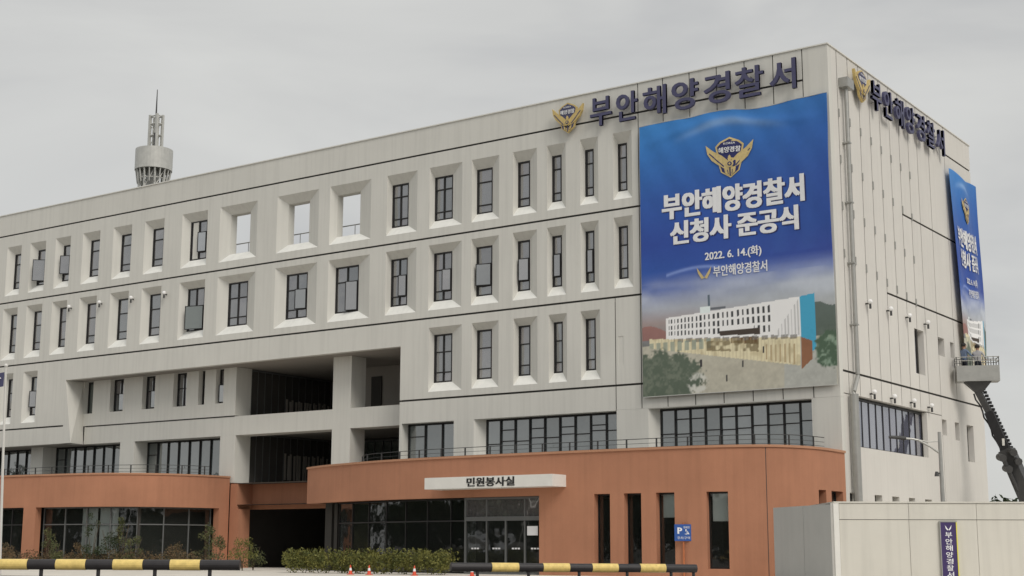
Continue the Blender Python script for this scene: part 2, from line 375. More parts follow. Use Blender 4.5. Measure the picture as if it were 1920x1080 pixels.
# parapet band
def wallpart(name, *a, m=None, **k):
    mb = MB(); grid_wall(mb, *a, **k); return mb.build(name, m or [M['wall'], M['sill']], B)
wallpart('wall_panel', PF, XL, -8.85-G/2, J4+G, ZT, t=.35)
for r, xs in ((4, cols), (3, cols)):
    top, bot, zi0, zi1, zo0, zo1 = rowspec[r]
    ops = [opening(a, b, zi0, zi1, zo0, zo1) for a, b in xs]
    wallpart('wall_panel', PF, XL, -8.85-G/2, bot+G, top-G, ops, t=D_IN, back=False, sillmi=1)
r2r = [(-20.33,-19.25),(-17.8,-16.95),(-15.45,-14.8),(-13.53,-13.05),(-11.84,-11.33)]
r2l = [(-52.93,-52.4),(-50.72,-50.1)]+[(a,b) for a,b,_ in extra]
# row two, right block, split by the joint at -10.1 ; lower strip below J1
top, bot, zi0, zi1, zo0, zo1 = rowspec[2]
wallpart('wall_panel', PF, -22.1, -10.12-G/2, J1+G, top-G, [opening(a,b,zi0,zi1,zo0,zo1) for a,b in r2r], t=D_IN, back=False, sillmi=1)
wallpart('wall_panel', PF, -10.12+G/2, -8.85-G/2, J1+G, top-G, [(-9.98,-9.72,8.98,10.23)], t=D_IN)
wallpart('wall_panel', PF, XL, -47.1, J1+G, top-G, [opening(a,b,zi0,zi1,zo0,zo1) for a,b in r2l], t=D_IN, back=False, sillmi=1)
# band over the recess
wallpart('wall_panel', PF, -47.1, -22.1, 10.75, J2-G, t=D_IN)
# lower strips J1..ZB
wallpart('wall_panel', PF, XL, -46.55, ZB, J1-G, t=D_IN)
# splayed cheek (front edge drifts right towards the bottom)
mb = MB()
mb.hexa([(-47.1,0.002,ZB),(-46.35,0,ZB),(-46.75,1.2,ZB),(-47.5,1.2,ZB)], [(-47.14,0.002,10.75),(-47.1,0,10.75),(-46.99,1.2,10.75),(-47.5,1.2,10.75)])
mb.build('wall_cheek', M['wall'], B)
# right block lower wall with the strip windows
strips = [(-21.95,-18.85),(-17.25,-9.95),(-8.3,-1.2)]
def low_open(a, b, L=0.0): return (a-L, b, 4.62, 7.03, a, b, 4.62, 7.03)
wallpart('wall_panel', PF, -22.1, -10.12-G/2, 4.6, J1-G, [(-21.95,-18.85,4.6,7.03), (-17.7,-10.1,4.6,7.03,-17.35,-10.1,4.6,7.03)], t=.5)
# right panels in columns under the sign and the big banner
gx = [-8.85,-7.6,-6.3,-5.0,-3.7,-2.4,-1.1]
for a, b in zip(gx, gx[1:]):
    for z0, z1 in ((J4,ZT),(J3,J4),(J2,J3),(J1,J2),(7.06,J1)):
        wallpart('wall_panel', PF, a+G/2, b-G/2, z0+(G if z0 != 7.06 else 0), z1-(G if z1 != ZT else 0), t=.35)
wallpart('wall_panel', PF, -1.1+G/2, 0, 7.06, ZT, t=.35)
wallpart('wall_panel', PF, -10.12+G/2, -1.15, 4.6, 7.055, [(-10.05,-9.75,4.6,7.03),(-8.5,-1.16,4.6,7.03)] if False else [(-8.55,-1.2,4.6,7.03,-8.25,-1.2,4.6,7.03)], t=.5)
wallpart('wall_panel', PF, -1.145, 0, 0.2, 7.055, t=.35)
wallpart('wall_panel', PF, -10.12+G/2, -8.85-G/2, 7.06, J1-G, t=.35)
# coping along the roof line
mb = MB(); mb.box((XL,-.05,ZT),( .05,.45,ZT+.05)); mb.box((-.45,.45,ZT),(.05,18.25,ZT+.05)); mb.build('coping', M['white'], B)
# dark joint backing (the recessed grooves)
mb = MB()
mb.box((XL+.1,.10,11.9),(-.4,.14,ZT-.1)) if False else None
for z in (J4, J3, J2): mb.box((XL+.1,.03,z-.12),(-8.9,.07,z+.12))
mb.box((XL+.1,.03,J1-.12),(-46.9,.07,J1+.12)); mb.box((-22.0,.03,J1-.12),(-8.9,.07,J1+.12))
mb.box((-8.89,.022,7.08),(-1.0,.07,ZT-.02)); mb.box((-10.2,.022,7.1),(-10.04,.07,J2-.2))
mb.build('joint_backing', M['joint'], B)
mb = MB(); mb.box((-9.99,.02,8.97),(-9.71,.06,10.24)); mb.build('access_panel', M['wall'], B)

# -- side elevation (x = 0, y from 0 to 18.2)
PS = Path([(0,0),(0,18.2)], 0)
gy = [0, .93]+[.93+1.17*k for k in range(1,9)]+[11.9, 14.2, 18.2]
def side_splits(y0):
    z = [J1]
    if y0 >= 5.5: z.append(J2)
    if y0 >= 7.9: z.append(J3)
    if y0 >= 14: z.append(J4)
    return z+[ZT]
def sidepart(*a, **k):
    mb = MB(); grid_wall(mb, PS, *a, **k); return mb.build('wall_panel', M['wallside'], B)
side_slits = [(8.75,9.95,8.85,10.85),(11.85,12.75,10.0,10.85),(13.6,14.12,10.07,10.82),(11.85,12.5,6.34,7.06),(13.67,14.3,6.22,7.06),(15.4,16.4,5.32,7.06)]
for i, (a, b) in enumerate(zip(gy, gy[1:])):
    zz = side_splits(a); g0 = G*.75
    for z0, z1 in zip(zz, zz[1:]):
        ops = [(max(o[0], a+g0), min(o[1], b-g0), o[2], o[3]) for o in side_slits if o[1] > a+.1 and o[0] < b-.1 and o[2] > z0 and o[3] < z1]
        sidepart(a+(g0 if i else 0.352), b-g0 if b < 18 else b, z0+G, z1-(G if z1 != ZT else 0), ops, t=.35)
for a, b in zip(gy, gy[1:]):     # short grooves continue to the head of the strip window
    g0 = G*.75
    if b <= 12: sidepart(max(a+g0,.352), b-g0, 7.24, J1-G, (), t=.35)
low_side = [(1.25,9.85,5.2,7.2)]+[(a,b,.5,3.37) for a,b in ((.55,1.45),(3.16,3.99),(5.13,5.94),(7.08,7.85),(9.1,10.0),(11.2,12.0),(13.2,14.0))]
sidepart(.352, 11.85, .2, 7.2, low_side, t=.35)
sidepart(11.9, 18.2, .2, J1-G, side_slits[3:]+[(13.2,14.0,.5,3.37)], t=.35)
mb = MB()
for z in (J4, J3, J2, J1):
    y0 = {J4:14.15, J3:8.0, J2:5.6, J1:.3}[z]; mb.box((-.07,y0,z-.12),(-.032,18.1,z+.12))

for y in gy[1:-1]: mb.box((-.078,y-.06,7.27 if y < 12 else J1),(-.022,y+.06,ZT-.02))

mb.build('joint_backing', M['joint'], B)
# small brackets clipped over the grooves
mb = MB()
for k in range(1, 10):
    for q in range(7):
        z = 18.9-.12*k-q*1.95
        if z > 12-.0*k and k < 9: mb.box((.004,gy[k]-.035,z-.22),(.05,gy[k]+.035,z+.12))
mb.build('bracket', M['metal'], B, kind='stuff')
# back and left walls
for a, b, z in ((XL,-50.0,ZT),(-50.0,-23.9,15.8),(-23.9,-.36,ZT)):
    mb = MB(); mb.box((a,17.9,.2),(b,18.2,z)); mb.build('rear_wall', M['wall'], B)
mb = MB(); mb.box((XL,.36,.2),(XL+.3,17.9,ZT)); mb.build('end_wall', M['wall'], B)

# -- volumes behind the walls
def core(name, a, b, m='core'):
    mb = MB(); mb.box(a, b); return mb.build(name, M[m], B)
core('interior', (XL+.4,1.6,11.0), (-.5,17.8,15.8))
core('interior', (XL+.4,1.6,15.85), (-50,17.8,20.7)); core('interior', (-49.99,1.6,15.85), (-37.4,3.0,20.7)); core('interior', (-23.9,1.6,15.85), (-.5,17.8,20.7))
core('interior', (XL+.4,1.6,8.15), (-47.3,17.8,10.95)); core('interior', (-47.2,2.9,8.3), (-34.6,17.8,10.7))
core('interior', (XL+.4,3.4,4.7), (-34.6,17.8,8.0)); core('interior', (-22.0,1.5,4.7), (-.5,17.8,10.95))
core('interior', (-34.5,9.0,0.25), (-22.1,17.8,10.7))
q = MB(); q.box((-34.3,8.8,8.12),(-29.5,8.95,10.74)); q.build('back_wall', M['corelight'], B)
mb = MB(); mb.box((XL+.35,.36,20.75),(-50,17.85,20.9)); mb.build('roof', M['roof'], B)
mb = MB(); mb.box((-49.99,.36,20.75),(-37.3,3.1,20.9)); mb.build('roof', M['roof'], B)
mb = MB(); mb.box((-24.1,.36,20.75),(-.36,17.85,20.9)); mb.build('roof', M['roof'], B)
mb = MB(); mb.box((-47.0,.36,10.76),(-22.15,9,10.98)); mb.build('soffit', M['corelight'], B)
# terrace walls on the open part of the top floor
for a, b, c in ((-37.3,-36.9,2.2),(-24.2,-23.95,17.8)):
    mb = MB(); mb.box((a,.36,15.9),(b,c,20.74)); mb.build('terrace_wall', M['wall'], B)
for a, b in cols[7:10]:
    mb = MB(); t0, t1, z0, z1 = .352, .78, 16.74, 18.92
    mb.box((a-.2,t0,z0-.2),(a,t1,z1+.2)); mb.box((b,t0,z0-.2),(b+.2,t1,z1+.2)); mb.box((a+.001,t0,z0-.2),(b-.001,t1,z0)); mb.box((a+.001,t0,z1),(b-.001,t1,z1+.2))
    mb.build('window_reveal', M['wall'], B)
mb = MB(); mb.tube([(-36.1,1.05,17.45),(-24.2,1.05,17.45)], .03, 8); 
for k in range(13): mb.tube([(-35.6+k*.95,1.05,15.85),(-35.6+k*.95,1.05,17.45)], .02, 6)
mb.build('terrace_rail', M['metal'], B)

# -- recessed middle part, plane y = 1.2
YB = 1.2
PB = Path([(XL,YB),(0,YB)], XL)
rw = [(-47.0,-46.2),(-44.6,-43.45),(-41.85,-40.8),(-39.3,-38.25),(-37.3,-36.8),(-35.95,-35.35)]
wallpart('wall_panel', PB, -46.98, -34.4, J1+G, 10.75, [(a,b,8.87,10.748) for a,b in rw[1:]]+[(-46.9,-46.1,8.87,10.748)], t=.5)
mb = MB(); mb.box((-34.99,YB+.5,8.11),(-34.4,YB+1.15,10.75)); mb.build('wall_return', M['wall'], B)
wallpart('wall_panel', PB, -46.7, -22.1, ZB, J1-.001, t=1.1)
mb = MB(); mb.box((-46.6,YB-.012,J1-.02),(-34.42,YB+.3,J1+G)); mb.build('joint_backing', M['joint'], B)
mb = MB(); mb.box((-34.4,YB+1.1,7.3),(-22.1,9.0,J1-.03)); mb.box((XL,.36,ZB+.002),(-46.9,3.3,ZB+.2)); mb.box((-46.9,2.301,ZB+.002),(-34.5,3.3,ZB+.2)); mb.build('floor_slab', M['corelight'], B)
mb = MB()
for a, b in ((-59.6,-58.5),(-51.5,-50.38),(-43.5,-42.3),(-35.45,-34.3)):
    mb.box((a,YB,4.6),(b,YB+1.1,ZB-.001)); 
mb2 = None
for i, (a, b) in enumerate(((-59.6,-58.5),(-51.5,-50.38),(-43.5,-42.3),(-35.45,-34.3),(-27.47,-26.25))):
    q = MB(); q.box((a,YB,4.6),(b,YB+1.1,ZB-.002)); q.build('pier', M['wall'], B)
q = MB(); q.box((-27.47,YB,J1),(-26.25,YB+1.1,10.75)); q.build('pier', M['wall'], B)
# bits inside the open terraces
q = MB(); q.box((-29.6,5.2,8.12),(-26.0,8.9,10.74)); q.build('stair_core', M['corelight'], B)
q = MB(); q.box((-28.3,5.12,8.13),(-27.6,5.19,10.2)); q.build('terrace_door', M['core'], B)
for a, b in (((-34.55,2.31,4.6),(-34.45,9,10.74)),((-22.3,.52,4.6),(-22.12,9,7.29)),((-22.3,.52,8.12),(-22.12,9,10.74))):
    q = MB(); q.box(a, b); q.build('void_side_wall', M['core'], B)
for z0, z1 in ((8.14,9.35),(4.9,6.35)):  # both rows of pale slats stand in for reflected streaks on dark glass
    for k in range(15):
        q = MB(); yy = 5.0+k*.24+.05*math.sin(k*2.3); q.box((-34.38,yy,z0),(-34.35,yy+.13,z1-.12*abs(math.sin(k*1.7)))); q.build('reflection_slat', M['corelight'], B)
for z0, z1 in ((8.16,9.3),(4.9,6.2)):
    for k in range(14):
        q = MB(); xx = -28.2+k*.42; q.box((xx,8.78,z0),(xx+.2,8.80,z1)); q.build('reflection_slat', M['corelight'], B)
# -- windows
def make_window(O, du, n, w, h, ncol=1, rows=(.18,.68), fr=.07, sash=None, gm='glass', fm='frame', depth=.09, parent=None, name='window', jitter=.006):
    F = (O, du, n); mb = MB()
    for u0, u1, v0, v1 in ((0,fr,0,h),(w-fr,w,0,h),(fr,w-fr,0,fr),(fr,w-fr,h-fr,h)): mb.lbox(F, u0, u1, v0, v1, -depth, 0)
    us = [fr]+[fr+(w-2*fr)*k/ncol for k in range(1,ncol)]+[w-fr]; vs = [fr]+[h*r for r in rows]+[h-fr]
    for u in us[1:-1]: mb.lbox(F, u-.028, u+.028, fr, h-fr, -depth, -.004)
    for v in vs[1:-1]:
        for i in range(ncol):
            mb.lbox(F, us[i]+(.028 if i else 0), us[i+1]-(.028 if i < ncol-1 else 0), v-.025, v+.025, -depth, -.008)
    o = mb.build(name, M[fm], parent or B)
    for i in range(ncol):
        for j in range(len(vs)-1):
            if sash and sash[0] == i and j == sash[1]:
                ang = math.radians(sash[2]); hu = us[i+1] if len(sash) < 4 else us[i+1]
                wd = us[i+1]-us[i]-.01 if len(sash) < 4 else sash[3]
                c, s_ = math.cos(ang), math.sin(ang)
                du2 = (-du*c + n*s_); n2 = (n*c+du*s_)
                F2 = (O+du*hu+V((0,0,vs[j])), du2, n2); hh = vs[j+1]-vs[j]; q = MB()
                for u0, u1, v0, v1 in ((0,.035,0,hh),(wd-.035,wd,0,hh),(.035,wd-.035,0,.035),(.035,wd-.035,hh-.035,hh)): q.lbox(F2, u0, u1, v0, v1, 0, .04)
                q.build('sash', M['frame'], o)
                q = MB(); q.lbox(F2, .036, wd-.036, .036, hh-.036, .012, .024); q.build('pane', M['glassd' if len(sash) > 3 and wd > 1 else gm], o)
                continue
            e = [random.uniform(-jitter, jitter) for _ in range(4)]
            a, b, c, d = us[i]+.001, us[i+1]-.001, vs[j]+.001, vs[j+1]-.001
            P = lambda u, v, k: O + du*u + V((0,0,v)) + n*(-.06+e[k])
            q = MB(); q.quad(P(a,c,0), P(b,c,1), P(b,d,2), P(a,d,3)); q.build('pane', M[gm], o)
    return o
DU, NF = V((1,0,0)), V((0,-1,0))
for r, xs in ((4, cols), (3, cols), (2, r2r+r2l)):
    zi0, zi1 = rowspec[r][2:4]
    for k, (a, b) in enumerate(xs):
        if r == 4 and k in (7,8,9): continue
        w_ = b-a; nc = 2 if w_ > 1.0 and not (r != 3 and k == 99) else 1
        sash = None; rows = (.19,.70)
        if r == 4:
            if k == 1: sash = (0,1,40,.74); rows = (.10,.70)
            elif k == 2: sash = (0,1,26,.62)
            elif k == 6: sash = (1,1,9)
            elif k == 5: pass
        if r == 3:
            rows = (.2,.64)
            if k == 6: sash = (1,0,14,1.15) ; rows = (.58,); 
            if k in (8,10,11): sash = (1,1,15)
            if k == 9: sash = (1,0,12); rows = (.66,)
            if k == 12: sash = (0,1,14)
            if k == 13: sash = (0,1,10)
            if k in (14,15): sash = (0,1,4)
        if r == 2:
            rows = (.21,.63)
            if k == 6: sash = (0,1,24)
        if (a+b)/2 > -18.8: nc = 1
        make_window(V((a, D_IN+.004, zi0)), DU, NF, w_, zi1-zi0, nc, rows, sash=sash)
for k, (a, b) in enumerate([(-46.9,-46.1)]+rw[1:]):
    make_window(V((a+.001, YB+.30, 8.871)), DU, NF, b-a-.002, 1.87, 2 if b-a > 1 else 1, (.55,) if k else (), sash=((1,0,20) if k in (1,2) else (0,0,18) if k == 5 else None), gm='glass' if k else 'glassd')
def strip_window(x0, x1, y, z0, z1, pitch, gm='glass2', fm='frame', side=False, trans=None, name='strip_window', br=.027):
    O = V((x0,y,z0)) if not side else V((y,x0,z0)); du = DU if not side else V((0,1,0)); n = NF if not side else V((1,0,0))
    F = (O, du, n); w_ = x1-x0; h = z1-z0; mb = MB(); cnt = max(1, round(w_/pitch)); p = w_/cnt
    for u0, u1, v0, v1 in ((0,.06,0,h),(w_-.06,w_,0,h),(.06,w_-.06,0,.05),(.06,w_-.06,h-.08,h)): mb.lbox(F, u0, u1, v0, v1, -.1, 0)
    for k in range(1, cnt): mb.lbox(F, k*p-br, k*p+br, .05, h-.08, -.1, -.03 if side else .02)
    rnd = random.Random(int(x0*7)); TR = []
    for k in range(cnt):
        for vv in (trans(k, rnd, h) if trans else []):
            mb.lbox(F, k*p+br, (k+1)*p-br, vv-.02, vv+.02, -.09, .0)
    o = mb.build(name, M[fm], B)
    for k in range(cnt):
        e = [random.uniform(-.008,.008) for _ in range(4)]
        P = lambda u, v, i: O+du*u+V((0,0,v))+n*(-.06+e[i])
        q = MB(); a = k*p+.01; b = (k+1)*p-.01; q.quad(P(a,.01,0), P(b,.01,1), P(b,h-.01,2), P(a,h-.01,3)); q.build('pane', M[gm], o)
    return o
tr1 = lambda k, r, h: [h*(.72+.015*k) - .3 if h else 0, h*.52+.03*k-.1][:1 + (k % 3 != 0)]
strip_window(-21.94,-18.86,.48,4.61,7.02,1.0, trans=lambda k, r, h: [h*.75] if k == 0 else [])
strip_window(-17.34,-10.11,.48,4.61,7.02,.78, trans=lambda k, r, h: [1.35+.045*k, 1.9] if k % 2 else [1.28+.045*k])
strip_window(-8.24,-1.21,.48,4.61,7.02,.72, trans=lambda k, r, h: [1.35+.03*k] if k % 3 == 0 else [1.95, 1.3+.03*k])
for a, b in ((-58.5,-51.5),(-50.38,-43.5),(-42.3,-35.45)): strip_window(a+.01, b-.01, YB+.95, 4.61, 7.09, .83, trans=lambda k, r, h: [1.75] if k in (0,7) else [])
strip_window(1.26, 9.84, -.22, 5.21, 7.19, .78, gm='glassside', side=True, br=.022)
strip_window(2.33,8.75,-34.4,8.13,10.72,.55, gm='glassd', fm='greyframe', side=True, name='curtain_wall', br=.02)
strip_window(2.33,8.75,-34.4,4.62,7.28,.55, gm='glassd', fm='greyframe', side=True, name='curtain_wall', br=.02)
strip_window(-28.9,-22.4,8.9,8.15,10.7,.6, gm='glassd', fm='greyframe', name='curtain_wall', br=.025)
strip_window(-34.2,-22.3,8.9,4.65,7.2,.6, gm='glassd', fm='greyframe', name='curtain_wall', br=.025)
for (a, b, z0, z1) in side_slits:
    a2, b2 = (a, b)
    if a == 8.75: a2 = 9.2-.4; 
    strip_window(a2, b2, -.28, z0+.001, z1-.001, 2.0, gm='glassside', side=True, name='window')

# -- wall lights
def globe(p, n):
    mb = MB(); p = V(p); mb.tube([p, p+n*.16], .035, 8); o = mb.build('wall_light', M['dsteel'], B)
    bm = bmesh.new(); bmesh.ops.create_uvsphere(bm, u_segments=12, v_segments=8, radius=.105, matrix=Matrix.Translation(p+n*.2+V((0,0,.07)))); me = bpy.data.meshes.new('lamp_globe'); bm.to_mesh(me); bm.free()
    me.materials.append(M['globe']); g = bpy.data.objects.new('lamp_globe', me); COL.objects.link(g); g.parent = o
    mb = MB(); c = p+n*.2; mb.tube([c+V((0,0,-.22)), c+V((0,0,-.02))], .05, 8); mb.build('lamp_body', M['dsteel'], o)
for x in (-46.95,-44.25,-41.55,-38.82): globe((x,0,14.95), NF)
for y, z in ((3.05,11.13),(5.42,11.16),(7.7,11.18),(10.05,11.19)): globe((0,y,z), V((1,0,0)))
for y, z in ((3.1,7.36),(5.39,7.38),(7.76,7.4),(9.99,7.38)): globe((0.0,y,z+.06), V((1,0,0)))

# -- downpipe at the corner
mb = MB(); mb.tube([(.2,1.35,19.85),(.2,1.35,8.05)], .085, 12); mb.tube([(.2,1.35,8.05),(.2,1.35,7.95),(.24,.80,7.3),(.24,.80,7.2)], .085, 12)
mb.tube([(.24,.80,7.2),(.24,.80,.2)], .17, 14); mb.box((.02,1.05,19.85),(.4,1.75,20.25)); 
for z in (17.5,15,12.5,10): mb.box((.0,1.22,z),(.3,1.48,z+.06))
mb.build('downpipe', M['metal'], B)

# ------------------------------------------------------------------ podium (orange ground floor)
ZP, ZF = 4.85, 3.25
PRp = catmull([(-25.3,3.0),(-25.3,-2.55)], 1)+catmull([(-25.3,-2.8),(-23.6,-3.65),(-21.9,-4.28),(-19,-5.08),(-16,-5.52),(-13,-5.68),(-10.6,-5.72),(-6,-5.75),(-3.2,-5.6),(-1.6,-5.12),(-.75,-4.55),(-.2,-3.6),(.10,-2.4),(.12,-1.2),(.08,-.01)], 4)
PR = Path([(p.x, p.y) for p in PRp]); i0 = 2
sx = lambda x: PR.s_of(0, x, i0)
iy = next(i for i, p in enumerate(PR.p) if p.x > -.6)
syy = lambda y: PR.s_of(1, y, iy)
q_end = PR.s[-1]
slots = [(-7.71,-7.0),(-6.39,-5.65),(-5.03,-4.27),(-3.02,-2.25)]
sl = [(sx(a), sx(b), .5, 3.26) for a, b in slots]+[(syy(-2.6), syy(-2.05), .5, 3.37), (syy(-1.55), syy(-.35), .5, 3.37)]
mb = MB(); grid_wall(mb, PR, 0, q_end, .2, ZP, [(PR.s[0]-.01, sx(-10.25), .2, ZF)]+sl, t=.4)
mb.build('podium_wall', M['orange'], B)
PLp = catmull([(-62,-5.95),(-50,-5.9),(-44,-5.82),(-41,-5.5),(-38.5,-5.15),(-36.9,-4.5),(-35.6,-3.4),(-34.85,-2.0),(-34.5,-.4),(-34.5,1.1)], 4)
PL = Path([(p.x, p.y) for p in PLp]); slx = lambda x: PL.s_of(0, x)
qe = PL.s[-1]
mb = MB(); grid_wall(mb, PL, 0, qe, .2, ZP, [(slx(-49.7), slx(-42.5), .2, ZF), (slx(-41.65), qe-.7, .2, ZF), (slx(-58), slx(-50.5), .2, ZF)], t=.4)
mb.build('podium_wall', M['orange'], B)
mb = MB(); mb.box((-34.45,2.3,ZF-.02),(-25.0,2.7,4.55)); mb.build('podium_beam', M['orange'], B)
mb = MB(); mb.box((-34.48,1.15,.2),(-33.8,1.95,ZF-.03)); mb.box((-34.48,1.15,ZF-.029),(-34.0,2.299,4.55)); mb.build('podium_column', M['orange'], B)
mb = MB(); mb.box((-35.4,1.9,.2),(-34.95,11.9,4.5)); mb.build('passage_wall', M['core'], B)
def coping(path, q0, q1, name):
    mb = MB(); cs = [q0]+[q for q in path.s if q0 < q < q1]+[q1]
    for a, b in zip(cs, cs[1:]):
        (p, n), (p2, n2) = path.at(a), path.at(b)
        A, B2 = p+n*.05, p2+n2*.05; C, D = p2-n2*.5, p-n*.5
        mb.hexa([(A.x,A.y,ZP),(B2.x,B2.y,ZP),(C.x,C.y,ZP),(D.x,D.y,ZP)], [(A.x,A.y,ZP+.09),(B2.x,B2.y,ZP+.09),(C.x,C.y,ZP+.09),(D.x,D.y,ZP+.09)])
    mb.build(name, M['cop'], B)
coping(PR, PR.s[1], q_end, 'podium_coping'); coping(PL, 0, qe, 'podium_coping')
# podium roofs (terrace floors)
mb = MB()
pr = [(p.x-n.x*.39, p.y-n.y*.39, 4.58) for p, n in zip(PR.p, PR.n)][1:]; mb.quad(*(pr+[(-.4,1.1,4.58),(-24.9,3.2,4.58)]))
pl = [(p.x-n.x*.39, p.y-n.y*.39, 4.58) for p, n in zip(PL.p, PL.n)]; mb.quad(*(pl+[(-34.9,4.5,4.58),(-61.9,4.5,4.58)]))
mb.quad((-34.9,1.2,4.57),(-24.95,1.2,4.57),(-24.95,9.0,4.57),(-34.9,9.0,4.57))
mb.build('terrace_floor', M['roof'], B)
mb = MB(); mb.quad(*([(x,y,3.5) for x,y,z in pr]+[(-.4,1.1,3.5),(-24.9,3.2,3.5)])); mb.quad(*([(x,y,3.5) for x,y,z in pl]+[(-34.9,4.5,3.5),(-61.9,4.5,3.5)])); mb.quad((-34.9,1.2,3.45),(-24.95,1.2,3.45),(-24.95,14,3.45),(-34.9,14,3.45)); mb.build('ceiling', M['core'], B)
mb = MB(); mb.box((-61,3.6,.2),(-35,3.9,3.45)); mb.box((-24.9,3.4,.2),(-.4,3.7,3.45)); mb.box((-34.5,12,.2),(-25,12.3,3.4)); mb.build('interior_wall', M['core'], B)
mb = MB()
for x in (-55,-44.5,-39.2,-36.4,-20,-15.5,-8.4,-3.6):
    mb = MB(); mb.box((x,-3.4,.21),(x+.12,3.5,3.4)); mb.build('partition', M['core'], B)
# glazing under the fascias
def path_glazing(path, q0, q1, z0, z1, inset, pitch, gm, fm, trans=(), name='shopfront_window', br=.03):
    cnt = max(1, round((q1-q0)/pitch)); p = (q1-q0)/cnt; mb = MB(); pans = []
    def X(s, d):
        a, n = path.at(s); return V((a.x-n.x*d, a.y-n.y*d, 0))
    def bar(s0, s1, z0_, z1_, d0=inset+.07, d1=inset-.02):
        A, B_, C, D = X(s0,d1), X(s1,d1), X(s1,d0), X(s0,d0)
        mb.hexa([(A.x,A.y,z0_),(B_.x,B_.y,z0_),(C.x,C.y,z0_),(D.x,D.y,z0_)], [(A.x,A.y,z1_),(B_.x,B_.y,z1_),(C.x,C.y,z1_),(D.x,D.y,z1_)])
    for k in range(cnt+1): bar(max(q0, q0+k*p-br), min(q1, q0+k*p+br), z0, z1)
    for k in range(cnt):
        a, b = q0+k*p+br, q0+(k+1)*p-br
        for zz in (z0, z1-.06, *trans): bar(a, b, zz, zz+.06, inset+.06, inset-.015)
    o = mb.build(name, M[fm], B)
    for k in range(cnt):
        a, b = q0+k*p, q0+(k+1)*p; q = MB(); A, B_ = X(a, inset+.03), X(b, inset+.03)
        q.quad((A.x,A.y,z0),(B_.x,B_.y,z0),(B_.x,B_.y,z1),(A.x,A.y,z1)); q.build('pane', M[gm], o)
    return o
path_glazing(PL, slx(-41.6), qe-.75, .2, ZF-.002, .55, 1.5, 'glass1', 'greyframe', (2.35,))
path_glazing(PL, slx(-49.6), slx(-42.55), .2, ZF-.002, .55, 1.5, 'glass1', 'frame', (2.35,))
path_glazing(PL, slx(-57.9), slx(-50.6), .2, ZF-.002, .55, 1.5, 'glass1', 'frame', (2.35,))
path_glazing(PR, sx(-23.6), sx(-14.05), .2, ZF-.002, .9, 1.45, 'glass1', 'frame', (2.3,), br=.02)
mb = MB(); mb.box((-23.75,-2.6,.2),(-23.55,2.9,ZF)); mb.build('partition', M['core'], B)
mb = MB(); mb.box((-24.3,-2.6,.2),(-23.9,-2.2,ZF+.2)); mb.build('podium_column', M['core'], B)
for a, b, z0, z1 in sl:
    path_glazing(PR, a+.002, b-.002, z0+.001, z1-.001, .3, 2, 'glass1' , 'frame', (), 'slot_window')
for a, b, z0, z1 in low_side[1:]: strip_window(a+.001, b-.001, -.28, z0+.001, z1-.001, 2.0, gm='glassd', side=True, name='slot_window')
# roller blinds seen in two slots, sky-bright stand-in panels behind two of the left panes
def path_panel(path, q0, q1, inset, z0, z1, m, name):
    (p, n), (p2, n2) = path.at(q0), path.at(q1); q = MB(); A, B_ = p-n*inset, p2-n2*inset; C, D = p2-n2*(inset+.03), p-n*(inset+.03)
    q.hexa([(A.x,A.y,z0),(B_.x,B_.y,z0),(C.x,C.y,z0),(D.x,D.y,z0)], [(A.x,A.y,z1),(B_.x,B_.y,z1),(C.x,C.y,z1),(D.x,D.y,z1)]); return q.build(name, M[m], B)
for (a, b), zb in ((slots[2], 2.35), (slots[3], 2.2)): path_panel(PR, sx(a+.13), sx(b-.02), .345, zb, 3.22, 'blind', 'blind_sky_panel')
for a, b in ((-39.0,-38.0),(-37.85,-36.85)): path_panel(PL, slx(a), slx(b), .66, .9, 3.2, 'blind', 'blind_sky_panel')  # white panels stand in for bright sky seen through the building
# entrance
ent = MB(); ex0, ex1, ey = -14.0, -10.25, -5.42
q = MB()
for a, b in ((ex0-.08,ex0),(ex0+1.0,ex0+1.05),(ex0+2.86,ex0+2.92),(ex1-.05,ex1-.003)): q.box((a,ey-.06,.2),(b,ey+.06,ZF-.01))
q.box((ex0+1.93,ey-.055,.2),(ex0+2.0,ey+.055,2.3)); q.box((ex0,ey-.07,2.3),(ex1-.004,ey+.07,2.47)); q.box((ex0,ey-.065,ZF-.09),(ex1-.004,ey+.065,ZF-.012)); q.box((ex0,ey-.065,.2),(ex1-.004,ey+.065,.28))
dr = q.build('entrance_door', M['greyframe'], B)
for a, b in ((ex0,ex0+1.0),(ex0+1.05,ex0+1.93),(ex0+2.0,ex0+2.86),(ex0+2.92,ex1-.05)):
    q = MB(); q.quad((a,ey,.28),(b,ey,.28),(b,ey,2.3),(a,ey,2.3)); q.build('pane', M['glass1'], dr)
    q = MB()
    for s in range(3): q.box((a+.25+s*.14,ey-.012,1.18),(a+.35+s*.14,ey-.004,1.24))
    q.build('door_sticker', M['whitep'], dr)
for a, b in ((ex0,ex0+1.0),(ex0+1.05,ex0+2.86),(ex0+2.92,ex1-.05)):
    q = MB(); q.quad((a,ey,2.47),(b,ey,2.47),(b,ey,ZF-.09),(a,ey,ZF-.09)); q.build('pane', M['glass'], dr)
q = MB(); q.box((ex1-.72,ey-.075,1.72),(ex1-.22,ey-.062,2.08)); q.build('notice', M['whitep'], dr)
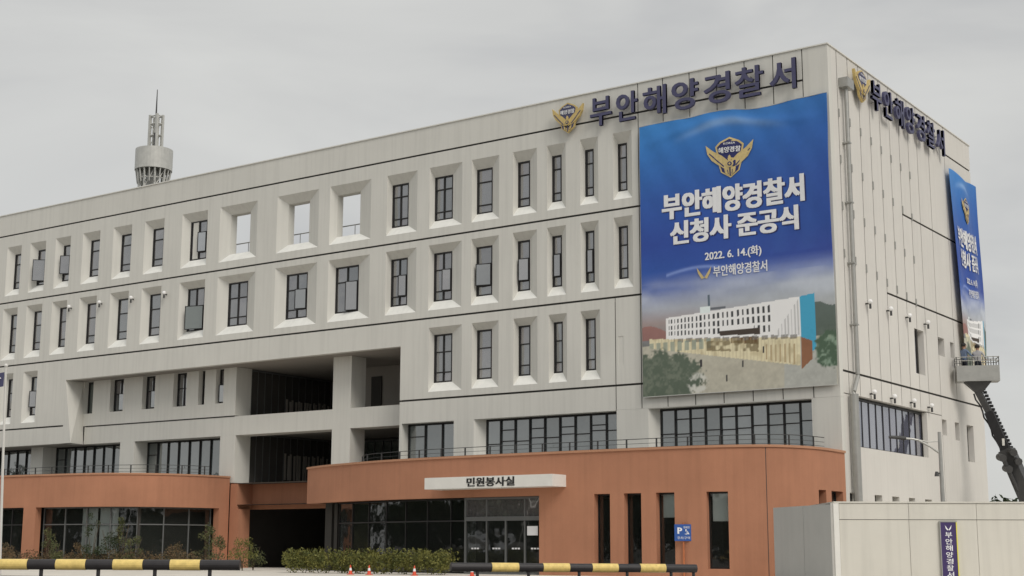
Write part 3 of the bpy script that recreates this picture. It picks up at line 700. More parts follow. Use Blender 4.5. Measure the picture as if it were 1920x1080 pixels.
# canopy with lettering
cx0, cx1, cyf = -15.2, -8.98, -6.7
q = MB(); q.box((cx0,cyf,3.56),(cx1,-5.0,4.02)); can = q.build('entrance_canopy', M['white'], B)
q = MB(); to = lambda u, v, e: (u, cyf-.02-e, v)
add_text(q, '민원봉사실', -13.05, -10.75, 3.62, 3.97, to, .03, depth=-.018)
q.build('canopy_lettering', M['blackp'], can)
qs = sx(-1.0); (p, n) = PR.at(qs); q = MB(); q.tube([(p.x+n.x*.002,p.y+n.y*.002,.25),(p.x+n.x*.002,p.y+n.y*.002,ZP-.01)], .012, 6); q.build('render_joint', M['dsteel'], B)
# terrace railings
def railing(pts, name='railing'):
    P = Path([(p.x, p.y) for p in catmull(pts, 5)]); mb = MB()
    for z in (5.48, 5.30, 5.14, 4.98): mb.tube([(p.x, p.y, z) for p in P.p], .016 if z > 5.4 else .009, 6)
    o = mb.build(name, M['dsteel'], B); s = .3
    while s < P.s[-1]:
        p, n = P.at(s); q = MB(); q.box((p.x-.025,p.y-.025,4.58),(p.x+.025,p.y+.025,5.47)); q.build('railing_post', M['dsteel'], o); s += 1.35
railing([(-24.4,.2),(-22.5,-1.9),(-19,-2.9),(-16,-3.2),(-10,-3.3),(-6,-3.3),(-3.0,-3.1),(-1.7,-2.6),(-1.0,-1.6),(-.7,-.1)])
railing([(-60,-3.4),(-50,-3.4),(-44,-3.35),(-41,-3.1),(-39,-2.7),(-37.2,-1.9),(-36.2,-.6),(-35.9,.9)])

# ------------------------------------------------------------------ big letters on both faces
def wall_sign(label, org, du, n, u0, widths, z0, z1, eu, ez, group):
    t = thing('wall_sign', label, 'sign', tuple(org))
    tt = lambda u, v, e: (org[0]+du[0]*u+n[0]*(.30+e), org[1]+du[1]*u+n[1]*(.30+e), v)
    for ch, (a, b) in zip('부안해양경찰서', widths):
        mb = MB(); add_text(mb, ch, a, b, z0, z1, tt, .018, depth=-.13); o = mb.build('letter', M['navy']); place(o, t)
        q = MB(); m_ = (a+b)/2
        for zz in (z0+.3*(z1-z0), z0+.7*(z1-z0)):
            p = V((org[0]+du[0]*m_, org[1]+du[1]*m_, zz)); nn = V((n[0], n[1], 0)); q.tube([p+nn*.003, p+nn*.15], .02, 6)
        st = q.build('letter_stud', M['metal']); st.parent = o; st.matrix_parent_inverse = Matrix()
    mb = MB(); add_emblem(mb, eu[0], eu[1], ez[0], ez[1], tt, .014, depth=.10); o = mb.build('emblem', [M['gold'], M['navy'], M['whitep']]); place(o, t)
    return t
wF = [(-11.13,-10.05),(-9.78,-8.72),(-8.42,-7.30),(-7.0,-5.75),(-5.45,-4.25),(-4.0,-2.72),(-2.42,-1.28)]
wall_sign('navy letters and gold emblem along the top of the front wall above the big banner', (0,0,0), (1,0), (0,-1), 0, wF, 19.72, 21.02, (-13.15,-11.5), (19.66,21.08), 'f')
wS = [(4.15+1.38*k, 4.15+1.38*k+1.05) for k in range(7)]
wall_sign('navy letters and gold emblem along the top of the narrow side wall', (0,0,0), (0,1), (1,0), 0, wS, 19.75, 21.0, (2.1,3.85), (19.66,21.08), 's')

# ------------------------------------------------------------------ banners (print painted per vertex on a fine cloth grid)
ALB = 1/.60
def paint(X, Z, rngseed=3):
    """X in 0..8.6 from the left, Z in 7.5..19.33 ; returns albedo"""
    shp = X.shape
    def c(r, g, b): return np.array(lin((r, g, b)))*ALB
    def ramp(z, stops):
        out = np.zeros(shp+(3,)); zs = [s[0] for s in stops]
        for k in range(3): out[..., k] = np.interp(z, zs, [s[1][k] for s in stops])
        return out
    L = ramp(Z, [(7.5,c(60,66,58)),(9.3,c(80,84,78)),(9.9,c(110,110,112)),(10.6,c(136,122,120)),(11.2,c(142,146,156)),(12.0,c(84,100,150)),(12.8,c(40,72,140)),(14,c(38,62,132)),(16,c(40,76,142)),(18,c(44,98,160)),(19.3,c(50,112,172))])
    R = ramp(Z, [(7.5,c(140,136,124)),(9.3,c(140,132,118)),(9.9,c(118,120,110)),(10.8,c(146,150,152)),(11.7,c(152,158,166)),(12.3,c(96,110,154)),(12.9,c(44,62,128)),(14,c(36,64,128)),(16,c(38,68,134)),(18,c(38,80,144)),(19.3,c(42,92,150))])
    f = np.clip(X/8.6, 0, 1)[..., None]; img = L*(1-f)+R*f
    r = np.random.RandomState(rngseed)
    def noise(sx_, sz_, seed):
        rr = np.random.RandomState(seed); g = rr.rand(40, 40)
        u = (X*sx_) % 38; v = (Z*sz_) % 38; i = u.astype(int); j = v.astype(int); a = u-i; b = v-j; a = a*a*(3-2*a); b = b*b*(3-2*b)
        return (g[i,j]*(1-a)*(1-b)+g[i+1,j]*a*(1-b)+g[i,j+1]*(1-a)*b+g[i+1,j+1]*a*b)
    n = noise(.5,1.3,1)*.6+noise(1.4,3.1,2)*.4
    def mix(mask, col, k=1.0):
        nonlocal img; m = (np.clip(mask,0,1)*k)[..., None]; img = img*(1-m)+np.array(col)*m
    sky = np.clip(1-np.abs(Z-11.7)/.9, 0, 1); mix(sky*np.clip((n-.35)*2.2,0,1), c(170,176,186), .75)
    mix(np.exp(-((Z-12.55-.25*np.sin((X-1.0)*.9))/.07)**2)*(X > 1.2)*(X < 5.5), c(130,150,200), .5)
    mix(np.exp(-((Z-(18.35+.5*np.sin((X-1.5)*.6)))/.16)**2)*np.clip((X-1.6)/2,0,1)*np.clip((7-X)/2.5,0,1), c(140,170,205), .45)  # pale crease sheen near the top, painted into the print colour
    for xc in (5.0, 6.4, 7.6): mix(np.exp(-((X-xc-.06*(Z-14))/.35)**2)*(Z > 13), c(60,100,160), .10)
    # hills, ground
    mix((X < 1.6)*(Z > 9.9)*(Z < 10.25+.25*np.sin(X*2+1)), c(128,88,82), .8)
    mix((X > 7.5)*(Z > 9.3)*(Z < 10.75+.1*np.sin(X*5)), c(70,82,76), .9)
    gr = (Z < 9.65-.02*X); mix(gr, c(158,155,142), .95); mix(gr*np.clip((n-.5)*2,0,1), c(140,136,124), .5)
    mix((Z < 9.3)*(X > 6.4)*(X < 8.6), c(142,148,150), .5)
    # building in perspective
    fb = noise(3,3,21)*.4+noise(7,7,22)*.35+noise(14,14,23)*.25
    img = img*(1+(fb-.5)[..., None]*.12)
    def quadmask(x0, x1, b0, b1, t0, t1):
        q = (X-x0)/(x1-x0); return (X >= x0)*(X <= x1)*(Z > b0+(b1-b0)*q)*(Z < t0+(t1-t0)*q)
    mix(quadmask(.35,7.1,9.55,8.35,9.95,9.5), c(188,180,152))
    mix(quadmask(1.15,7.12,9.88,9.5,10.78,11.12), c(212,213,212))
    mix(quadmask(7.12,7.75,8.75,8.95,11.12,11.2), c(60,138,168))
    mix(quadmask(7.12,7.6,8.2,8.6,9.5,9.3), c(120,84,62))
    q = (X-1.15)/(7.12-1.15)
    for row in range(3):
        bb = 9.88+(9.5-9.88)*q; tt_ = 10.78+(11.12-10.78)*q; zc_ = bb+(tt_-bb)*(.80-.27*row)
        ncol = 30; u = q**.8*ncol; fr_ = u-np.floor(u); xx = (q > .01)*(q < .80 if row < 2 else q < .78)
        if row == 2: xx = xx*((q < .42)+(q > .66))
        hh = .095*(tt_-bb)
        mix(xx*(fr_ > .30)*(fr_ < .68)*(np.abs(Z-zc_) < hh), c(52,54,56))
    mix(quadmask(3.6,5.35,9.84,9.76,10.02,10.02), c(60,52,46)); mix(quadmask(4.1,5.3,9.5,9.35,9.72,9.66), c(92,70,48))
    mix(quadmask(1.5,7.0,9.72,9.45,9.88,9.62)*((X*2.4) % 1 < .7), c(96,92,88), .8)
    mix((q > .82)*(q < 1)*((X*7) % 1 < .35)*(Z > 9.6)*(Z < 9.6+(q-.8)*7.5), c(150,150,150), .8)
    mix(quadmask(5.6,7.0,8.7,8.4,9.3,9.25)*((X*5) % 1 < .3), c(120,88,50), .6)
    mix((X > 2.75)*(X < 3.2)*(Z > 10.85)*(Z < 11.1), c(190,200,205)); mix((X > 3.12)*(X < 3.2)*(Z > 11.1)*(Z < 11.6), c(78,90,100)); mix((X > 3.2)*(X < 3.9)*(Z > 10.95)*(Z < 11.04), c(88,92,98))
    pod = quadmask(.35,7.1,9.55,8.35,9.95,9.5)
    mix(pod*np.clip((noise(5,3,31)-.5)*5,0,1), c(150,138,108), .5); mix(pod*((X*6.5) % 1 < .22)*(X > .6), c(158,146,118), .5)
    mix(pod*(X < 3.2)*(Z > 9.35)*(Z < 9.75)*((X*3) % 1 < .6), c(110,124,118), .7)
    mix(quadmask(3.0,5.3,9.25,9.05,9.65,9.55)*np.clip((noise(6,6,32)-.3)*4,0,1), c(96,84,58), .8)
    # trees
    blob = lambda xc, zc_, rx, rz: np.clip((1.15-((X-xc)/rx)**2-((Z-zc_)/rz)**2-(fb-.5)*1.8)*3, 0, 1)
    mix(np.clip(blob(.9,8.3,1.9,1.0)+np.clip((2.4-X)*2,0,1)*np.clip((8.2-Z)*3,0,1),0,1), c(78,88,76)); mix(blob(.9,8.3,1.9,1.0)*np.clip((fb-.45)*5,0,1), c(100,106,94), .7)
    mix(blob(2.6,7.9,.5,.5)*np.clip((fb-.4)*6,0,1), c(176,176,170), .8)
    mix(blob(8.3,8.9,.65,.75), c(66,84,68)); mix(blob(8.3,8.9,.65,.75)*np.clip((fb-.5)*6,0,1), c(124,142,126), .7)
    img = img*(1+(fb-.5)[..., None]*.25*(Z < 9.9)[..., None])
    for xc, zc_ in ((2.75,8.75),(4.6,8.6),(3.9,8.05),(5.5,9.1)): mix((np.abs(X-xc) < .045)*(np.abs(Z-zc_) < .14), c(50,48,50))
    return np.clip(img, 0, .95)
def banner(label, nx, nz, H3, u_len, z0, z1, xmap, group=None):
    us = np.linspace(0, 1, nx); zs = np.linspace(0, 1, nz); U, Vv = np.meshgrid(us, zs, indexing='ij')
    col = paint(xmap(U), 7.5+Vv*11.83)
    verts = [H3(u, v, 0) for u in us for v in zs]
    faces = [(i*nz+j, (i+1)*nz+j, (i+1)*nz+j+1, i*nz+j+1) for i in range(nx-1) for j in range(nz-1)]
    me = bpy.data.meshes.new('banner_cloth'); me.from_pydata(verts, [], faces); me.materials.append(M['banner'])
    at = me.color_attributes.new('print', 'FLOAT_COLOR', 'POINT')
    c4 = np.ones((nx*nz, 4), 'f'); c4[:, :3] = col.reshape(-1, 3); at.data.foreach_set('color', c4.ravel())
    me.polygons.foreach_set('use_smooth', [True]*len(faces)); me.update()
    o = bpy.data.objects.new('banner_cloth', me); COL.objects.link(o)
    sm = o.modifiers.new('thickness', 'SOLIDIFY'); sm.thickness = .004; sm.offset = 1
    return o
def H1(u, v, e):
    x = -8.70+u*8.66; top = 19.33; bot = 7.50
    z = bot+v*(top-bot)
    edge = math.sin(u*math.pi)
    z += (-.05*math.sin(u*9)*v**8 + .10*math.sin(u*2.2*math.pi)*v**10)*edge + .05*(v**6)*math.sin(u*17)*edge
    y = -.14-.05*math.sin(u*5.2+1.0)*(.3+.7*v) - .06*math.exp(-((v-.945-.025*math.sin(u*6-1))/.018)**2)*edge - .03*math.sin(v*14+u*3)*edge - .02*math.sin((u*1.3+v)*31)*v**3
    return (x + .03*math.sin(v*7)*(u > .5) , y-e, z)
bt = thing('banner', 'huge blue printed banner hanging on the front wall beside the window rows', 'banner', (-4.4,-.15,7.5))
o = banner('', 260, 350, H1, 8.66, 7.5, 19.33, lambda U: U*8.6); place(o, bt)
def on1(x, z, e): return H1((x+8.70)/8.66, (z-7.5)/11.83, .03+e)
mb = MB(); add_emblem(mb, -5.48,-3.28,16.42,18.15, on1, .006); o = mb.build('printed_emblem', [M['goldp'], M['navyp'], M['whitep']]); place(o, bt)
LINES = [('부안해양경찰서',-7.58,-1.15,15.02,16.12,.050),('신청사 준공식',-7.2,-1.45,13.88,14.87,.050),('2022. 6. 14.(화)',-5.62,-3.08,12.95,13.42,.028),('부안해양경찰서',-5.26,-2.85,12.30,12.76,.024)]
for a in LINES:
    mb = MB(); add_text(mb, *a[:5], on1, a[5]); o = mb.build('printed_lettering', M['whitep']); place(o, bt)
mb = MB()
for s in (-1, 1):
    mb.poly([(-5.68,12.32),(-5.68+s*.10,12.45),(-5.68+s*.34,12.78),(-5.68+s*.28,12.52),(-5.68+s*.12,12.26)][::s], on1)
o = mb.build('printed_emblem', M['goldp']); place(o, bt)
def shadowtext(mb, s, x0, x1, z0, z1): add_text(mb, s, x0+.05, x1+.05, z0-.05, z1-.05, lambda u, v, e: H1((u+8.70)/8.66, (v-7.5)/11.83, .015), .055)
mb = MB(); shadowtext(mb, '부안해양경찰서', -7.58,-1.15,15.05,16.10); shadowtext(mb, '신청사 준공식', -7.2,-1.45,13.90,14.85); o = mb.build('printed_outline', M['navyp']); place(o, bt)
for v in (0, 1): mb = MB(); mb.tube([H1(u/20, v, .0) for u in range(21)], .02, 6); o = mb.build('hem_rope', M['steel']); place(o, bt)

def H2(u, v, e):
    y = 14.3+u*4.35 + .25*math.sin(v*7)*(u > .5)*(u-.5)*2 - .9*(1-v)*(u-1)*0
    y0 = 14.05+1.0*(1-v)**1.3; y1 = 18.7+.25*math.sin(v*5.5)
    y = y0+(y1-y0)*u; z = 9.3+v*(19.30-9.3)+.08*math.sin(u*9)*v
    x = .17+.11*math.sin(u*10+v*3)*(.5+.5*(1-v))+.07*math.sin(u*4.5+1)+.2*(1-v)*v*2*u
    return (x+e, y, z)
bt2 = thing('banner', 'narrow rumpled blue banner on the far end of the side wall above the lift basket', 'banner', (.2,16.5,9.3))
o = banner('', 120, 240, H2, 4.35, 9.3, 19.3, lambda U: U*8.6); place(o, bt2)
def on2(x, z, e): return H2((x+8.70)/8.66, (z-7.5)/11.83, .05+e)
mb = MB(); add_emblem(mb, -5.6,-3.1,16.6,18.2, on2, .006); o = mb.build('printed_emblem', [M['goldp'], M['navyp'], M['whitep']]); place(o, bt2)
for a in LINES:
    mb = MB(); add_text(mb, *a[:5], on2, a[5]); o = mb.build('printed_lettering', M['whitep']); place(o, bt2)

# ------------------------------------------------------------------ rooftop tower
tx, ty = -52.15, 10.0
T = thing('rooftop_tower', 'grey cylindrical antenna tower with caged mast rising behind the roof line', 'tower', (tx,ty,20.9))
r = 1.24
def tp(mb, name, m, smooth=False): o = mb.build(name, m, smooth=smooth); place(o, T); return o
mb = MB(); 
ring = [(tx+r*math.cos(a), ty+r*math.sin(a)) for a in [i*math.pi/18 for i in range(36)]]
for k in range(36):
    a, b = ring[k], ring[(k+1) % 36]; c = (tx+(a[0]-tx)*.95, ty+(a[1]-ty)*.95); d = (tx+(b[0]-tx)*.95, ty+(b[1]-ty)*.95)
    mb.hexa([(a[0],a[1],26.22),(b[0],b[1],26.22),(d[0],d[1],26.22),(c[0],c[1],26.22)], [(a[0],a[1],27.66),(b[0],b[1],27.66),(d[0],d[1],27.66),(c[0],c[1],27.66)])
mb.tube([(tx,ty,27.2),(tx,ty,27.3)], r*.94, 36)
tp(mb, 'drum_screen', M['steel'])
for i in range(8):
    a = i*math.pi/4+.2; mb = MB(); mb.tube([(tx+0.92*math.cos(a),ty+0.92*math.sin(a),20.9),(tx+0.92*math.cos(a),ty+0.92*math.sin(a),27.4)], .07, 8); tp(mb, 'leg', M['steel'])
mb = MB()
for z in (22.3,23.8,24.9,25.6,26.3):
    mb.tube([(tx+0.94*math.cos(i*math.pi/10),ty+0.94*math.sin(i*math.pi/10),z) for i in range(21)], .05, 6)
for i in range(20):
    a = i*math.pi/10; mb.tube([(tx+1.02*math.cos(a),ty+1.02*math.sin(a),25.3),(tx+1.16*math.cos(a),ty+1.16*math.sin(a),26.22)], .045, 6)
for i in range(8):
    a = i*math.pi/4+.2; b = a+math.pi/4
    for z0, z1 in ((22.3,23.8),(23.8,24.9),(24.9,26.3)): mb.tube([(tx+0.92*math.cos(a),ty+0.92*math.sin(a),z0),(tx+0.92*math.cos(b),ty+0.92*math.sin(b),z1)], .035, 6)
tp(mb, 'bracing', M['steel'])
mb = MB(); mb.tube([(tx,ty,20.9),(tx,ty,26.9)], .42, 14); tp(mb, 'core_pipe', M['metal'])
for dx, dy in ((-.34,-.2),(.34,-.2),(.34,.3),(-.34,.3)):
    mb = MB(); mb.box((tx+dx-.08,ty+dy-.08,27.45),(tx+dx+.08,ty+dy+.08,30.15)); tp(mb, 'mast_post', M['steel'])
mb = MB()
for z in (27.9,28.7,29.5,30.05):
    for a, b in (((-.34,-.2),(.34,-.2)),((.34,-.2),(.34,.3)),((.34,.3),(-.34,.3)),((-.34,.3),(-.34,-.2))): mb.tube([(tx+a[0],ty+a[1],z),(tx+b[0],ty+b[1],z)], .05, 6)
mb.tube([(tx-.34,ty-.2,27.9),(tx+.34,ty-.2,28.7)], .03, 6); mb.tube([(tx+.34,ty-.2,28.7),(tx-.34,ty-.2,29.5)], .03, 6)
mb.box((tx-.2,ty-.08,27.6),(tx+.2,ty+.16,29.9)); tp(mb, 'mast_cage', M['steel'])
mb = MB(); mb.tube([(tx,ty,29.9),(tx,ty,31.0),(tx,ty,31.95)], .06, 8, r2=.025); tp(mb, 'antenna', M['dsteel'])
mb = MB(); mb.tube([(tx+.75,ty-.7,27.4),(tx+.75,ty-.7,28.6)], .05, 8); tp(mb, 'antenna', M['dsteel'])

# ------------------------------------------------------------------ view-frame helper: point at image-like lateral offset, true world coordinates
def dp(px, py, w_):
    d = FWD*FPX+RT*(px-960)-UP*(py-540); return CAM+d*(w_/FPX)

# ------------------------------------------------------------------ boom lift with basket and two workers
BL = thing('boom_lift', 'dark telescopic aerial work platform reaching up beside the side wall', 'boom lift', (4.6,18.5,0))
bc = V((2.0,14.5,0)); ang = math.radians(24); bu = V((math.cos(ang), math.sin(ang), 0)); bn = V((bu.y, -bu.x, 0))
bc = dp(1832, 700, 66.5); bc.z = 0
F = (bc-bu*.95, bu, bn); zb = 8.88
def bp_(mb, name, m): o = mb.build(name, m); place(o, BL); return o
mb = MB(); mb.lbox(F, 0,1.9, zb,zb+.06, -.45,.45)
for u0,u1,d0,d1 in ((0,1.9,.41,.45),(0,1.9,-.45,-.41),(0,.04,-.41,.41),(1.86,1.9,-.41,.41)): mb.lbox(F,u0,u1,zb+.061,zb+.72,d0,d1)
bp_(mb, 'basket', M['metal'])
mb = MB()
for z in (.95,1.12): 
    for a, b in (((0,.43),(1.9,.43)),((1.9,.43),(1.9,-.43)),((1.9,-.43),(0,-.43)),((0,-.43),(0,.43))):
        mb.tube([F[0]+bu*a[0]+bn*a[1]+V((0,0,zb+z)), F[0]+bu*b[0]+bn*b[1]+V((0,0,zb+z))], .022, 6)
bp_(mb, 'basket_rail', M['metal'])
for i in range(9):
    for d in (.43,-.43):
        mb = MB(); p = F[0]+bu*(.02+i*.2325)+bn*d; mb.tube([p+V((0,0,zb+.7)), p+V((0,0,zb+1.14))], .02, 6); bp_(mb, 'rail_post', M['dsteel'])
mb = MB(); c0 = bc+V((0,0,zb)); mb.hexa([c0+bu*x+bn*y-V((0,0,.5)) for x, y in ((-.12,.12),(.2,.12),(.2,-.12),(-.12,-.12))], [c0+bu*x+bn*y-V((0,0,.003)) for x, y in ((-.6,.3),(.6,.3),(.6,-.3),(-.6,-.3))]); bp_(mb, 'basket_mount', M['dsteel'])
P0 = c0-V((0,0,.45)); P1 = dp(1872, 805, 65.5); P2 = dp(1898, 870, 65.0); P3 = dp(1960, 1008, 63.5)
def beam(mb, a, b, w0, w1):
    d = (b-a).normalized(); s = d.cross(V((0,0,1))).normalized(); u = s.cross(d)
    mb.hexa([a+s*x*w0+u*y*w0 for x, y in ((-1,-1),(1,-1),(1,1),(-1,1))], [b+s*x*w1+u*y*w1 for x, y in ((-1,-1),(1,-1),(1,1),(-1,1))])
mb = MB(); beam(mb, P0, P1, .13, .14); bp_(mb, 'boom_section', M['dsteel'])
mb = MB(); beam(mb, P0.lerp(P1,.55), P2, .20, .21); bp_(mb, 'boom_section', M['black'])
mb = MB(); beam(mb, P1.lerp(P2,.6), P3, .30, .33); bp_(mb, 'boom_section', M['dsteel'])
mb = MB()
for i in range(22):
    p = P0.lerp(P2, i/21)+RT*.26+V((0,0,.12)); mb.box(tuple(p-V((.07,.07,.06))), tuple(p+V((.07,.07,.06))))
mb.tube([P0.lerp(P2,i/12)-RT*(.2+.05*math.sin(i*2))-V((0,0,.1)) for i in range(13)], .04, 6)
bp_(mb, 'hose_carrier', M['black'])
mb = MB(); q = dp(1892,860,64.6)
for off in ((-.35,.05),(.35,-.1),(-.1,-.45),(.15,.3)): mb.tube([q+RT*off[0]+V((0,0,off[1]))-FWD*.25, q+RT*off[0]+V((0,0,off[1]))+FWD*.25], .17, 10)
mb.tube([q+RT*-.25+V((0,0,0)), q+RT*.35+V((0,0,-1.5))], .08, 8); bp_(mb, 'knuckle', M['dsteel'])
mb = MB(); 
for t_ in (.35,.62,.8): 
    p = P0.lerp(P3, t_); mb.box(tuple(p-FWD*.32-V((.05,.02,.16))), tuple(p-FWD*.32+V((.05,.02,.16))))
bp_(mb, 'marker_plate', M['white'])
base = V((P3.x+1.2, P3.y, 0)); mb = MB(); beam(mb, P3, V((P3.x+.35,P3.y-.1,1.5)), .3,.3); bp_(mb, 'turret', M['dsteel'])
mb = MB(); mb.box((base.x-3,base.y-1.1,.55),(base.x+3.2,base.y+1.1,1.35)); bp_(mb, 'chassis', M['dsteel'])
mb = MB(); mb.hexa([(base.x+3.25,base.y-1.05,.55),(base.x+4.9,base.y-1.05,.55),(base.x+4.9,base.y+1.05,.55),(base.x+3.25,base.y+1.05,.55)], [(base.x+3.25,base.y-1,2.5),(base.x+4.4,base.y-1,2.5),(base.x+4.4,base.y+1,2.5),(base.x+3.25,base.y+1,2.5)]); bp_(mb, 'cab', M['white'])
for wx in (-2.0,1.4,3.9):
    for wy in (-1.0,1.0):
        mb = MB(); mb.tube([(base.x+wx,base.y+wy-.14,.65),(base.x+wx,base.y+wy+.14,.65)], .45, 18); bp_(mb, 'wheel', M['black'])

def person(label, loc, rz, shirt, pose):
    S = 1.0
    vs, es, rs = [], [], []
    def v(p, r_): vs.append(p); rs.append(r_); return len(vs)-1
    pel = v((0,0,.95),.145); ab = v((0,.0,1.12),.135); ch = v((0,-.01,1.32),.165); nk = v((0,0,1.48),.06); hd0 = v((0,-.02,1.56),.085); hd = v((0,-.02,1.64),.105); hd2 = v((0,-.01,1.72),.075)
    es += [(pel,ab),(ab,ch),(ch,nk),(nk,hd0),(hd0,hd),(hd,hd2)]
    for s in (-1,1):
        h = v((s*.10,0,.88),.09); k = v((s*.12,-.03,.50),.062); a = v((s*.12,.02,.10),.042); t = v((s*.13,-.16,.045),.038); es += [(pel,h),(h,k),(k,a),(a,t)]
        sh = v((s*.19,0,1.40),.062); A = pose[0 if s < 0 else 1]
        el = v(A[0],.045); wr = v(A[1],.032); hn = v(A[2],.040); es += [(ch,sh),(sh,el),(el,wr),(wr,hn)]
    me = bpy.data.meshes.new('person'); me.from_pydata(vs, es, []); o = bpy.data.objects.new('tmp', me); COL.objects.link(o)
    o.modifiers.new('s', 'SKIN'); 
    for d, r_ in zip(me.skin_vertices[0].data, rs): d.radius = (r_, r_*.85)
    me.skin_vertices[0].data[0].use_root = True
    ss = o.modifiers.new('u', 'SUBSURF'); ss.levels = 2; ss.render_levels = 2
    bpy.context.view_layer.update(); m2 = bpy.data.meshes.new_from_object(o.evaluated_get(bpy.context.evaluated_depsgraph_get())); bpy.data.objects.remove(o)
    m2.materials.clear()
    for mm in (shirt, M['pants'], M['skin']): m2.materials.append(mm)
    hands = [V(pose[0][2]), V(pose[1][2])]
    for p in m2.polygons:
        c = p.center; p.use_smooth = True
        p.material_index = 2 if (c.z > 1.50 or min((c-h).length for h in hands) < .10) else (1 if c.z < .98 and abs(c.x) < .24 else 0)
    root = thing('person', label, 'person', loc, rz)
    b = bpy.data.objects.new('body', m2); COL.objects.link(b); b.parent = root
    bm = bmesh.new(); bmesh.ops.create_uvsphere(bm, u_segments=14, v_segments=10, radius=.118, matrix=Matrix.Translation((0,.012,1.675)) @ Matrix.Diagonal((.95,1.05,1.0,1)))
    bmesh.ops.delete(bm, geom=[f for f in bm.faces if f.calc_center_median().z < 1.60 or (f.calc_center_median().y < -.05 and f.calc_center_median().z < 1.70)], context='FACES')
    hm = bpy.data.meshes.new('hair'); bm.to_mesh(hm); bm.free(); hm.materials.append(M['hair']); h = bpy.data.objects.new('hair', hm); COL.objects.link(h); h.parent = root
    mb = MB()
    mb.tube([(0,-.115,1.655),(0,-.145,1.625)], .014, 6); 
    for s in (-1,1): mb.tube([(s*.104,-.01,1.66),(s*.104,-.01,1.62)], .016, 6)
    q = mb.build('face_features', M['skin'], root)
    mb = MB()
    for s in (-1,1): mb.tube([(s*.036,-.118,1.66),(s*.036,-.124,1.66)], .010, 6)
    mb.build('eye', M['hair'], root)
    for side, A in zip((-1,1), pose):
        mb = MB(); hp = V(A[2]); d = (V(A[2])-V(A[1])).normalized(); s1 = d.cross(V((0,0,1))).normalized()
        for k in range(4):
            L_ = (.075,.085,.08,.06)[k]; a = hp+s1*(k-1.5)*.018+d*.02; mb.tube([a, a+d*L_*.55, a+d*L_*.85-V((0,0,L_*.4))], .0085, 6)
        a = hp-s1*.03*side; mb.tube([a, a+d*.035-s1*.03*side], .0095, 6)
        mb.build('fingers', M['skin'], root)
    return root
armsA = (((-.30,-.14,1.18),(-.22,-.36,1.12),(-.21,-.42,1.10)), ((.28,-.16,1.20),(.22,-.40,1.22),(.22,-.47,1.22)))
armsB = (((-.30,-.05,1.16),(-.28,-.28,1.12),(-.27,-.35,1.10)), ((.27,-.14,1.22),(.14,-.36,1.14),(.12,-.43,1.12)))
face = math.atan2(bn.y, bn.x)+math.pi/2
person('worker in blue grey clothes standing at the wall end of the lift basket', tuple(F[0]+bu*.42+V((0,0,zb+.06))), face+2.2, M['shirt1'], armsA)
person('worker in pale clothes standing in the middle of the lift basket', tuple(F[0]+bu*1.02+V((0,0,zb-.02))), face+2.8, M['shirt2'], armsB)

# ------------------------------------------------------------------ guard booth of sandwich panels
hz = 2.6
c0 = V((3.77,-10.19,0)); cl = V((.54,-7.51,0)); crr = V((8.95,-6.75,0))
dl = (cl-c0).normalized(); drr = (crr-c0).normalized(); nl = V((dl.y,-dl.x,0)); 
if nl.dot(CAM-c0) < 0: nl = -nl
nr = V((drr.y,-drr.x,0))
BO = thing('guard_booth', 'cream and grey sandwich panel booth standing in front of the side wall', 'booth', tuple(c0))
def bo(mb, name, m): o = mb.build(name, m); place(o, BO); return o
far = [c0, c0+drr*9.5, c0+drr*9.5+dl*4.2, c0+dl*4.2]
mb = MB(); ins = [p+(V((6,-6,0))-p).normalized()*0 for p in far]; mb.hexa([(p.x,p.y,.2) for p in ins], [(p.x,p.y,hz-.03) for p in ins]); bo(mb, 'booth_body', M['joint'])
FR = (c0+V((0,0,.2)), drr, nr); FLf = (c0+V((0,0,.2)), dl, nl)
us = [.14,2.28,4.36,6.6,9.45]; H = hz-.2
for a, b in zip(us, us[1:]):
    mb = MB(); mb.lbox(FR, a+.006, b-.006, .1, H-.50, .0, .05); bo(mb, 'panel', M['booth'])
    mb = MB(); mb.lbox(FR, a+.006, b-.006, H-.485, H, .0, .07); bo(mb, 'fascia_panel', M['booth'])
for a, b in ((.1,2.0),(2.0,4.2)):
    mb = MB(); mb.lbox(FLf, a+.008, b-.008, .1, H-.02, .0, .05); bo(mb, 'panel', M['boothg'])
mb = MB(); mb.lbox(FR, -.03,.133,0,H+.01,.001,.09); mb.lbox(FLf,.0,.095,0,H+.01,.001,.07); bo(mb, 'corner_trim', M['white'])
mb = MB(); mb.lbox(FR, -.02,9.5,H+.0105,H+.06,-4.0,.1); bo(mb, 'roof_edge', M['booth'])
mb = MB(); mb.lbox(FR, .1,9.5,0,.095,.0,.06); bo(mb, 'base_rail', M['metal'])
# vertical sign board on the booth
uS = 3.22
SG = thing('vertical_sign', 'tall narrow purple sign board with white lettering on the cream booth wall', 'sign', tuple(c0+drr*uS+nr*.1+V((0,0,.6))))
mb = MB(); mb.lbox(FR, uS,uS+.47, .1,1.83, .072,.13); o = mb.build('board', M['purple']); place(o, SG)
mb = MB(); mb.lbox(FR, uS+.472,uS+.50, .1,1.83, .072,.14); o = mb.build('edge_trim', M['yellowedge']); place(o, SG)
mb = MB(); mb.lbox(FR, uS-.03,uS-.002, .08,1.87, .072,.14); mb.lbox(FR, uS-.002,uS+.5,1.832,1.87,.072,.14); o = mb.build('frame', M['metal']); place(o, SG)
tS = lambda u, v, e: tuple(FR[0]+drr*u+V((0,0,v))+nr*(.135+e))
mb = MB()
for s in (-1,1): mb.poly([(uS+.235,1.60),(uS+.235+s*.03,1.64),(uS+.235+s*.10,1.74),(uS+.235+s*.08,1.64),(uS+.235+s*.03,1.58)][::s], tS)
